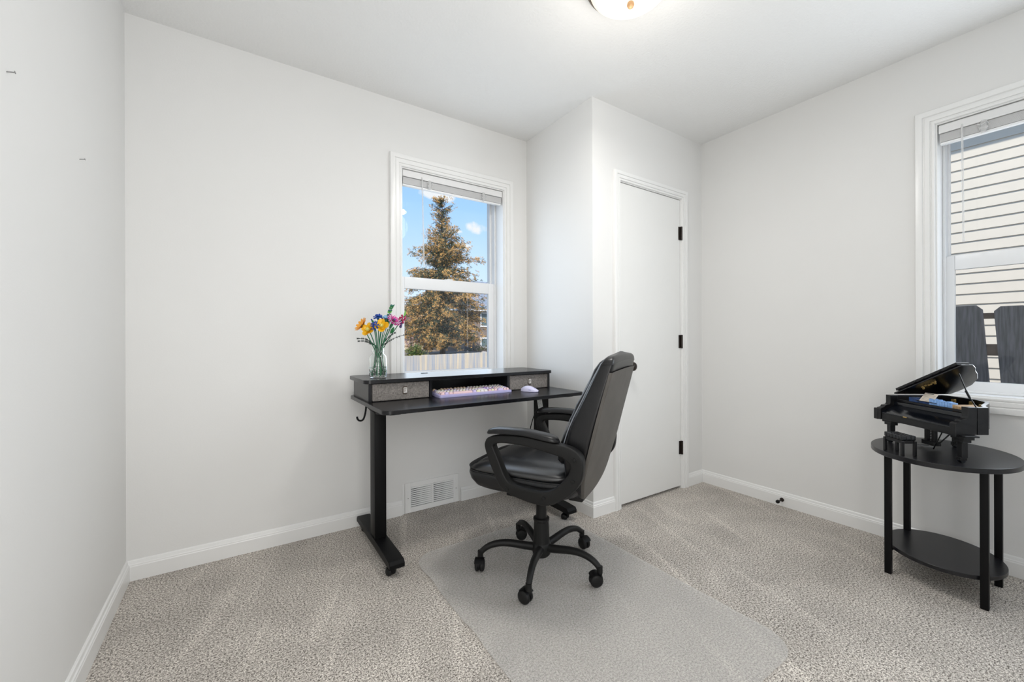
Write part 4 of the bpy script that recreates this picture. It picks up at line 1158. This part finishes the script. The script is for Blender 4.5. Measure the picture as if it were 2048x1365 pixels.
# arms
AO = [(.131, .600), (.128, .622), (.112, .640), (.060, .652), (0, .657), (-.070, .655), (-.130, .648), (-.185, .641), (-.235, .632), (-.264, .614), (-.277, .590), (-.277, .550), (-.268, .510), (-.240, .472),
      (-.200, .438), (-.160, .414), (-.120, .404), (-.060, .407), (0, .419), (.035, .431), (.058, .446), (.074, .467), (.098, .514), (.118, .560)]
AI = [(.092, .606), (.080, .616), (.040, .622), (-.040, .621), (-.100, .613), (-.150, .604), (-.195, .595), (-.222, .580), (-.230, .562), (-.222, .536), (-.198, .505), (-.165, .474), (-.135, .460), (-.100, .456),
      (-.040, .459), (.005, .466), (.030, .480), (.048, .508), (.070, .558), (.086, .590)]
for s in (-1, 1):
    M4 = T(s*.262, 0, 0) @ basis((0, 0, 0), (0, 1, 0), (0, 0, 1), (1, 0, 0))
    ar = MB().mergeme(shape([catmull(AO, 4), catmull(AI, 4)], .020, .006, M4))
    # upper part widens under the pad
    ao = ar.build('armrest', M['plas'], ch, angle=40)
    pad = MB(); G = []
    NP = 22
    for i in range(NP+1):
        t = i/NP; y = .128-.312*t
        zc = .655+.007*math.sin(PI*t)-.010*max(0, t-.55)/.45 - .004*max(0, .15-t)/.15
        q_ = min(.999, abs(2*t-1)); hw = .032*(1-q_**7)**.5+.0005; hh = .0185*(1-q_**9)**.5+.0005
        ring = []
        for j in range(24):
            a = 2*PI*j/24; sz = math.sin(a)
            ring.append(Vector((s*.262+hw*math.copysign(abs(math.cos(a))**.6, math.cos(a)), y, zc+.003+(hh*abs(sz)**.75 if sz > 0 else -.004*abs(sz)**.5))))
        G.append(ring)
    V = pad.quadgrid(G, closeu=True); pad.bm.faces.new(V[0]); pad.bm.faces.new(V[-1][::-1])
    pad.build('arm_pad', M['leather'], ao, angle=60)
    for (y, z) in ((.031, .443), (-.125, .432), (-.245, .592), (-.240, .512)):
        MB().lathe([(0, 0), (.0085, 0), (.008, .0025), (.005, .0035), (0, .0035)], 18, T(s*.2815, y, z) @ R(90*s, 'Y')).build('bolt_cover', M['rubber'], ao)
    MB().rbox(s*.150-.10 if s > 0 else -.245, .245 if s > 0 else -.05, -.14, .05, .404, .414, .002, 1).build('arm_bracket', M['steel'], ao)

# ------------------------------------------------------------------ outdoors
# ground: low near the fence, rising behind it
gm = MB(); G = []
def gz(x, y):
    t = max(0, min(1, (y-13.5)/6)); t = t*t*(3-2*t)
    return -1.35 + t*1.55 + .08*noise.noise(Vector((x*.35, y*.35, 0)))
for i in range(49):
    x = -14+i*1.25
    G.append([Vector((x, yy, gz(x, yy))) for yy in [(.2+j*1.1) for j in range(48)]])
gm.quadgrid(G); yard = gm.build('ground', M['soil']); struct(yard, 'dry ground of the yard outside')
gm = MB(); gm.box(3.4, 40, -12, .2, -1.7, -1.35); struct(gm.build('ground', M['soil']))

# pale wooden fence behind window 1
fe = empty('wooden_fence', (7.3, 12.1, -1.35)); tag(fe, 'pale wooden picket fence outside the desk window, below the tree', 'fence')
A_, B_ = Vector((3.2, 10.30, -1.35)), Vector((11.4, 13.85, -1.35)); dF = (B_-A_).normalized(); nF = Vector((dF.y, -dF.x, 0)); L_ = (B_-A_).length
random.seed(9); nb = int(L_/.132); k = 0
for i in range(nb):
    p = A_+dF*(i*.132); z1 = .490+random.uniform(-.006, .006)
    lean = random.uniform(-.004, .004)
    pk = MB(); M4 = basis(p-Vector((7.3, 12.1, -1.35)), dF, nF, (0, 0, 1))
    w = .126; h_ = z1+1.35
    pk.prism([(0, 0), (w, 0), (w, h_-.008), (w-.008, h_), (.008, h_), (0, h_-.008)], 0, .018, M4 @ basis((0, 0, 0), (1, 0, 0), (0, 0, 1), (0, 1, 0)))
    pk.build('picket', M['palewood'], fe)
for z in (.3, 1.5):
    MB().box(0, L_, -.06, -.02, z, z+.08, basis(A_-Vector((7.3, 12.1, -1.35)), dF, nF, (0, 0, 1))).build('rail', M['palewood'], fe)

def tint_mesh(name, tris, cols, m, parent=None, loc=(0, 0, 0)):
    me = bpy.data.meshes.new(name); vs = []; fs = []
    for t_ in tris:
        fs.append(tuple(range(len(vs), len(vs)+len(t_)))); vs += t_
    me.from_pydata(vs, [], fs); me.materials.append(m)
    ca = me.color_attributes.new('tint', 'FLOAT_COLOR', 'CORNER'); i = 0; buf = []
    for t_, c in zip(tris, cols): buf += [c[0], c[1], c[2], 1.0]*len(t_)
    ca.data.foreach_set('color', buf)
    o = bpy.data.objects.new(name, me); COL.objects.link(o); o.location = loc
    if parent: o.parent = parent
    return o
def rv(s=1.0): return Vector((random.gauss(0, s), random.gauss(0, s), random.gauss(0, s)))
def leaf_tri(p, s, up=0.0):
    a = rv().normalized(); b = rv().normalized(); b = (b-a*b.dot(a)).normalized()
    return [tuple(p+a*s), tuple(p-a*s*.5+b*s*.45), tuple(p-a*s*.5-b*s*.45)]

# big conifer with orange tinted shoots
random.seed(15)
TB = Vector((10.30, 19.85, .12)); SC = 1.0
tr = empty('conifer_tree', TB); tag(tr, 'tall conifer with orange-brown tipped foliage outside the desk window', 'tree')
TH = 9.15
trunk = MB(); trunk.tube([(0, 0, -.3), (.02, 0, 1.2), (0, .05, 3), (.05, 0, 5.5), (-.02, 0, 7.4), (.02, 0, 8.9)], [.17, .15, .12, .08, .045, .015], 10)
Rp = [(.62, 1.2), (1.1, 2.1), (1.9, 2.5), (2.6, 2.55), (3.4, 2.45), (4.2, 2.1), (4.8, 1.9), (5.5, 1.45), (5.9, 1.2), (6.4, 1.05), (6.9, .95), (7.25, .45), (7.6, .30), (7.9, .55), (8.3, .80), (8.7, .62), (9.15, .15)]
def prof_r(z):
    for (z0, r0), (z1, r1) in zip(Rp[:-1], Rp[1:]):
        if z0 <= z <= z1: return r0+(r1-r0)*(z-z0)/(z1-z0)
    return .1
tris = []; cols = []
br_ = MB()
z = .62
while z < TH-.1:
    nb_ = 7 if z < 6 else 4
    for k in range(nb_):
        az = random.uniform(0, 2*PI); R_ = prof_r(z)*random.uniform(.72, 1.12)
        zz = z+random.uniform(-.12, .12); rise = .10 if z < 5 else .45
        d = Vector((math.cos(az), math.sin(az), 0))
        n = max(4, int(R_/.13)); pts = []
        for i in range(n+1):
            t = i/n; pts.append(d*R_*t + Vector((0, 0, zz + rise*R_*t - .22*R_*t*t*(1 if z < 5 else -.2))) + rv(.02))
        br_.tube(pts, [.020*(1-.8*i/n) for i in range(n+1)], 4, caps=False)
        for i in range(1, n+1):
            t = i/n
            dens = 1.0 if z < 6.6 else .5
            for c in range(int(random.choice((2, 3, 3, 4))*dens+.5)):
                cp = pts[i] + Vector((random.gauss(0, .13), random.gauss(0, .13), random.gauss(-.06, .09)))*(.7 if z > 6.8 else 1)
                orange = random.random() < (.10+.68*t)
                axd = (d*.8+rv(.5)+Vector((0, 0, -.25 if z < 6.5 else .35))).normalized()
                for q in range(30):
                    pp = cp+axd*random.uniform(-.13, .13)+rv(.026); s = random.uniform(.019, .044)
                    tris.append(leaf_tri(pp, s))
                    if orange and random.random() < .8:
                        g_ = random.uniform(.75, 1.25); cols.append((.64*g_, .37*g_, .12*g_))
                    else:
                        g_ = random.uniform(.6, 1.5); cols.append((.06*g_, .08*g_, .04*g_))
    z += .16 if z < 6 else .17
# a long limb reaching right
for dx, zz0, ln_ in ((1, 5.45, 2.35), (-1, 4.9, 1.9)):
    d = (Vector((.833, -.553, 0))*dx).normalized(); n = 20; pts = []
    for i in range(n+1):
        t = i/n; pts.append(d*ln_*t+Vector((0, 0, zz0+.25*t-.1*t*t))+rv(.015))
    br_.tube(pts, [.03*(1-.8*i/n) for i in range(n+1)], 4, caps=False)
    for i in range(4, n+1):
        for c in range(5):
            cp = pts[i]+Vector((random.gauss(0, .07), random.gauss(0, .07), random.gauss(-.08, .09)))
            org = random.random() < .7
            axd = (d+rv(.6)+Vector((0, 0, -.5))).normalized()
            for q in range(26):
                tris.append(leaf_tri(cp+axd*random.uniform(-.12, .12)+rv(.026), random.uniform(.019, .044))); g_ = random.uniform(.7, 1.25)
                cols.append((.64*g_, .37*g_, .12*g_) if org else (.06*g_, .08*g_, .04*g_))
trunk.build('trunk', M['bark'], tr); br_.build('branches', M['bark'], tr)
fo = tint_mesh('foliage', tris, cols, M['foliage'], tr); fo['kind'] = 'stuff'

def bush(name, loc, rx, rz, n, cA, cB, label, cat, size=.06, seed=1):
    random.seed(seed); tris = []; cols = []
    for c in range(n):
        v = rv().normalized()*random.uniform(.35, 1)**.5; v = Vector((v.x*rx, v.y*rx, abs(v.z)*rz+.05))
        cc = cA if random.random() < .6 else cB
        for q in range(10):
            g_ = random.uniform(.7, 1.3)
            tris.append(leaf_tri(v+rv(.06), random.uniform(.5, 1)*size)); cols.append(tuple(k*g_ for k in cc))
    root = empty(name, loc); tag(root, label, cat)
    f_ = tint_mesh('foliage', tris, cols, M['foliage'], root); f_['kind'] = 'stuff'
    s_ = MB()
    for k in range(7):
        a = k*.9; s_.tube([(0, 0, -.1), (math.cos(a)*rx*.3, math.sin(a)*rx*.3, rz*.4), (math.cos(a)*rx*.6, math.sin(a)*rx*.6, rz*.8)], [.03, .02, .008], 5)
    s_.build('branches', M['bark'], root)
    return root
bush('evergreen_shrub', (7.62, 17.0, -.45), .62, 1.25, 420, (.07, .12, .03), (.20, .19, .05), 'round green shrub outside the desk window, left of trunk', 'shrub', .06, 2)
bush('low_shrub', (14.6, 22.9, .0), 1.2, .55, 160, (.24, .19, .15), (.14, .16, .07), 'low dry shrub outside, right of the conifer trunk', 'shrub', .07, 3)
# bare reddish trees behind at left
for nm_, loc_, R0, H0, col_, lab_, sd in (('bare_tree', (11.3, 27.6, .1), 2.6, 4.3, (.30, .21, .20), 'bare reddish-brown twiggy tree behind the conifer, at its left', 31),
                                   ('bare_tree', (14.6, 40.0, .1), 2.6, 6.3, (.33, .26, .25), 'distant bare grey-brown tree, its twigs against the sky', 33)):
    random.seed(sd); root = empty(nm_, loc_); tag(root, lab_, 'tree')
    tw = MB(); 
    def grow(p, d, L_, r, lev):
        q = p+d*L_; tw.tube([p, p.lerp(q, .5)+rv(.03*L_), q], [r, r*.85, r*.65], 4, caps=False)
        if lev == 0: return
        for k in range(4 if lev > 1 else 5):
            nd = (d*.9+rv(.55)+Vector((0, 0, .12))).normalized(); grow(p.lerp(q, random.uniform(.45, 1)), nd, L_*random.uniform(.55, .8), r*.55, lev-1)
    for k in range(5): grow(Vector((0, 0, 0)), (Vector((random.gauss(0, .35), random.gauss(0, .35), 1))).normalized(), H0*.36, .07, 4)
    mt = mat('twig_bark', col_, .9); tw.build('branches', mt, root, smooth=False, recalc=False)

# far house on the right of the tree
hx, hy = 15.6, 24.2
ho = empty('neighbour_house', (hx, hy, 0)); tag(ho, 'far house with grey-blue roof and white windows behind the conifer', 'house')
ang = math.radians(-8)
HB = T(0, 0, 0) @ R(-8, 'Z')
MB().box(-3.0, 7, 0, 6, .1, 3.25, HB).build('wall', M['brownsiding'], ho)
MB().prism([(-.35, 3.18), (3.0, 5.6), (6.4, 3.18), (6.4, 3.3), (3.0, 5.75), (-.35, 3.3)], -3.4, 7.4, HB @ basis((0, 0, 0), (0, 1, 0), (0, 0, 1), (1, 0, 0))).build('roof', M['shingle'], ho)
MB().box(-3.4, 7.4, -.36, -.30, 3.10, 3.26, HB).build('fascia', M['extwhite'], ho)
for x0, x1, z0, z1 in ((-.25, .45, 2.05, 2.95), (-.25, .45, .5, 1.1), (2, 3, 1.5, 2.8)):
    wf = MB(); w_ = .09
    wf.box(x0-w_, x0, -.05, .01, z0-w_, z1+w_, HB).box(x1, x1+w_, -.05, .01, z0-w_, z1+w_, HB).box(x0, x1, -.05, .01, z0-w_, z0, HB).box(x0, x1, -.05, .01, z1, z1+w_, HB)
    o = wf.build('window', M['extwhite'], ho); MB().box(x0, x1, -.02, .01, z0, z1, HB).build('pane', M['darkglass'], o)
th = empty('tan_building', (10.5, 31.5, 0)); tag(th, 'tan wall of a distant building at left, behind the shrub', 'building')
MB().box(-2.5, 3.2, 0, 5, .0, 1.35).build('wall', M['tanwall'], th); MB().prism([(-.3, 1.3), (2.5, 2.2), (5.3, 1.3)], -2.9, 3.6, basis((0, 0, 0), (0, 1, 0), (0, 0, 1), (1, 0, 0))).build('roof', M['shingle'], th)
# pale rocks along the bank
random.seed(41)
for k in range(11):
    x = 10.6+k*.50; y = 18.2+random.uniform(-.3, .6)+k*.12; r0 = random.uniform(.12, .26)
    rk = bmesh.new(); bmesh.ops.create_icosphere(rk, subdivisions=2, radius=r0)
    for v in rk.verts: v.co *= 1+.25*noise.noise(v.co*6+Vector((k, 0, 0))); v.co.z *= .6
    mb = MB(); mb.merge(rk); o = mb.build('garden_rock', M['rock'], loc=(x, y, gz(x, y)+r0*.2))
    tag(o, 'pale rock on the bank behind the fence, right of the tree trunk', 'rock', 'rocks on the bank')

# ---- outside window 2: neighbour's lap siding and a dark fence
nh = empty('siding_house', (7.05, -2.5, -1.35)); tag(nh, 'cream lap-sided house wall filling the right window view', 'house')
sd_ = MB(); prof = []; n = 46; ex = .1143; zb0 = -1.30
phase = 3.117 - .0
zs = zb0 + ((3.117-zb0) % ex)
for k in range(n):
    z0 = zs+k*ex; prof += [(-.011, z0), (-.011, z0+.001), (0.0, z0+ex-.0005)]
G = [[Vector((x, y, z+1.35)) for x, z in prof] for y in (-7.5, 6.2)]
sd_.quadgrid(G)
sd_.box(.001, .2, -7.5, 6.2, 0, 5.36)
sd_.build('siding', M['siding'], nh, smooth=False, recalc=False)
MB().box(-.55, .2, -7.5, 6.2, 5.365, 5.54).build('eave', M['soffit'], nh)
MB().prism([(-.62, 5.541), (3, 7.54), (3, 7.64), (-.62, 5.66)], -7.6, 6.3, basis((0, 0, 0), (1, 0, 0), (0, 0, 1), (0, 1, 0))).build('roof', M['shingle'], nh)
gf = empty('grey_fence', (4.2, -2.2, -1.35)); tag(gf, 'dark weathered picket fence close outside the right window', 'fence')
lean = R(4.3, 'X')   # the boards lean along the fence line
yy = -1.926; 
for i in range(-8, 19):
    y1 = -1.922 - i*.183
    # board spans y1-.14 .. y1 at its top
    ztop = 1.222 + (.012 if i % 2 else 0)
    pts = []
    w = .137; cz = ztop+1.35
    ybot_shift = math.tan(math.radians(-2.2))*1.0
    def Y(y, z): return y + (ztop+1.35-z)*math.tan(math.radians(3.0))*-.0
    top_l, top_r = y1, y1-w
    sk = .055     # boards lean: their feet are shifted
    q = [(top_l-.0, cz-.028), (top_l-.026, cz), (top_r+.026, cz), (top_r, cz-.028)]
    ft = [(top_r-(cz)*.060, 0), (top_l-(cz)*.060, 0)]
    bd = MB().prism([(yy_+2.2, zz_) for yy_, zz_ in q+ft], 0, .018, basis((0, 0, 0), (0, 1, 0), (0, 0, 1), (1, 0, 0)))
    for kz in (cz-.11, cz-.62):
        bd.cyl((-.001, (top_l+top_r)/2+2.2-(cz-kz)*.06, kz), (.0005, (top_l+top_r)/2+2.2-(cz-kz)*.06, kz), .004, n=8)
    bd.build('picket', M['greywood'], gf)
for z0, z1 in ((2.500, 2.535), (2.275, 2.345), (1.1, 1.19)):
    MB().box(.0185, .055, -3.6, 3.4, z0, z1).build('rail', M['rail'], gf)

# ------------------------------------------------------------------ light
sun = bpy.data.lights.new('sun', 'SUN'); so = bpy.data.objects.new('sun', sun); COL.objects.link(so)
sun.energy = 6.0; sun.angle = math.radians(.6); sun.color = (1, .95, .87)
so.rotation_euler = Vector((-.42, -.55, .72)).to_track_quat('Z', 'Y').to_euler()

def area(name, loc, direction, sx, sy, power, col, spread=180):
    l = bpy.data.lights.new(name, 'AREA'); l.shape = 'RECTANGLE'; l.size = sx; l.size_y = sy; l.energy = power; l.color = col; l.spread = math.radians(spread)
    o = bpy.data.objects.new(name, l); COL.objects.link(o); o.location = loc
    o.rotation_euler = (-Vector(direction)).to_track_quat('Z', 'Y').to_euler()
    return o
area('window_daylight', ((W1[0]+W1[1])/2, -.024, 1.38), (0, -1, 0), .68, 1.10, 2.1, (.80, .90, 1.0))
area('window_daylight', ((W1[0]+W1[1])/2, .088, 1.38), (0, -1, 0), .62, 1.10, 2.3, (.80, .90, 1.0))
area('window_daylight', (XR-.024, -2.31, 1.38), (-1, 0, .0), .86, 1.12, 10.5, (.86, .93, 1.0))
area('window_daylight', (XR+.088, -2.31, 1.38), (-1, 0, 0), .82, 1.12, 3.2, (.84, .92, 1.0))
area('doorway_fill', ((HX0+HX1)/2, YB-.06, 1.15), (0, 1, .18), .88, 1.75, 20.5, (1, .99, .97))  # fill light added out of view in the rear doorway to brighten the room
hl = bpy.data.lights.new('ceiling_lamp_bulb', 'POINT'); hl.energy = 3.9; hl.shadow_soft_size = .14; hl.color = (1, .93, .84)
ho_ = bpy.data.objects.new('ceiling_lamp_bulb', hl); COL.objects.link(ho_); ho_.location = (1.668, -1.318, H-.30)
ld = area('ceiling_lamp_glow', (1.668, -1.318, H-.15), (0, 0, -1), .26, .26, 9, (1, .985, .96)); ld.data.shape = 'DISK'

# world: blue sky with a few white clouds (laid out on the sky dome)
w = bpy.data.worlds.new('sky'); scene.world = w; w.use_nodes = True; nt = w.node_tree; nt.nodes.clear()
N = nt.nodes.new; L = nt.links.new
out = N('ShaderNodeOutputWorld'); bg = N('ShaderNodeBackground'); L(bg.outputs[0], out.inputs[0])
tc = N('ShaderNodeTexCoord'); sx = N('ShaderNodeSeparateXYZ'); L(tc.outputs['Generated'], sx.inputs[0])
gr = N('ShaderNodeValToRGB'); el = gr.color_ramp.elements
el[0].position = 0.0; el[0].color = (.70, .80, .92, 1); el[1].position = .75; el[1].color = (.13, .30, .66, 1)
for p_, c_ in ((.06, (.68, .80, .94, 1)), (.16, (.56, .74, .95, 1)), (.30, (.36, .60, .93, 1))):
    e_ = el.new(p_); e_.color = c_
L(sx.outputs['Z'], gr.inputs['Fac'])
nz = N('ShaderNodeTexNoise'); nz.inputs['Scale'].default_value = 26; nz.inputs['Detail'].default_value = 6; L(tc.outputs['Generated'], nz.inputs['Vector'])
dv = N('ShaderNodeMath'); dv.operation = 'DIVIDE'; L(sx.outputs['X'], dv.inputs[0]); L(sx.outputs['Y'], dv.inputs[1])
dz = N('ShaderNodeMath'); dz.operation = 'DIVIDE'; L(sx.outputs['Z'], dz.inputs[0]); L(sx.outputs['Y'], dz.inputs[1])
def mth(op, a, b_):
    m_ = N('ShaderNodeMath'); m_.operation = op
    for i, v in enumerate((a, b_)):
        if v is None: continue
        if isinstance(v, (int, float)): m_.inputs[i].default_value = v
        else: L(v, m_.inputs[i])
    return m_.outputs[0]
acc = None
for (u0, v0, a_, b2) in CLOUDS if 'CLOUDS' in globals() else [(.430, .376, .050, .016), (.552, .306, .040, .016), (.489, .290, .016, .006), (.504, .252, .030, .010), (.05, .55, .05, .06), (.9, .5, .2, .08), (-.4, .35, .3, .08)]:
    e1 = mth('POWER', mth('ABSOLUTE', mth('DIVIDE', mth('SUBTRACT', dv.outputs[0], u0), a_), None), 2)
    e2 = mth('POWER', mth('ABSOLUTE', mth('DIVIDE', mth('SUBTRACT', dz.outputs[0], v0), b2), None), 2)
    q = mth('SUBTRACT', 1.0, mth('ADD', e1, e2))
    acc = q if acc is None else mth('MAXIMUM', acc, q)
cm1 = mth('ADD', acc, mth('MULTIPLY', mth('SUBTRACT', nz.outputs['Fac'], .5), 4.2))
sm = N('ShaderNodeMapRange'); sm.inputs['From Min'].default_value = .05; sm.inputs['From Max'].default_value = .75; L(cm1, sm.inputs['Value'])
msk = mth('MULTIPLY', sm.outputs['Result'], mth('GREATER_THAN', sx.outputs['Y'], 0.0))
mc = N('ShaderNodeMix'); mc.data_type = 'RGBA'; L(msk, mc.inputs[0]); L(gr.outputs['Color'], mc.inputs[6]); mc.inputs[7].default_value = (.78, .80, .83, 1)
L(mc.outputs[2], bg.inputs['Color']); bg.inputs['Strength'].default_value = 1.25

# ------------------------------------------------------------------ camera
f_px, yaw, cyp, roll = 825.947, .9852, 679.31, .0031
cam = bpy.data.cameras.new('camera'); co = bpy.data.objects.new('camera', cam); COL.objects.link(co); scene.camera = co
cam.sensor_width = 36; cam.lens = 36*f_px/2048; cam.shift_y = (cyp-682.5)/2048; cam.clip_start = .02; cam.clip_end = 300
fwd = Vector((math.cos(yaw), math.sin(yaw), 0)); rt = Vector((math.sin(yaw), -math.cos(yaw), 0)); up = Vector((0, 0, 1))
cr = rt*math.cos(roll)-up*math.sin(roll); cu_ = rt*math.sin(roll)+up*math.cos(roll)
co.matrix_world = basis((.4025, -2.3909, 1.0325), cr, cu_, -fwd)

vs = scene.view_settings
vs.view_transform = 'Standard'; vs.look = 'None'; vs.exposure = 0.0; vs.gamma = 1.0; vs.use_curve_mapping = False
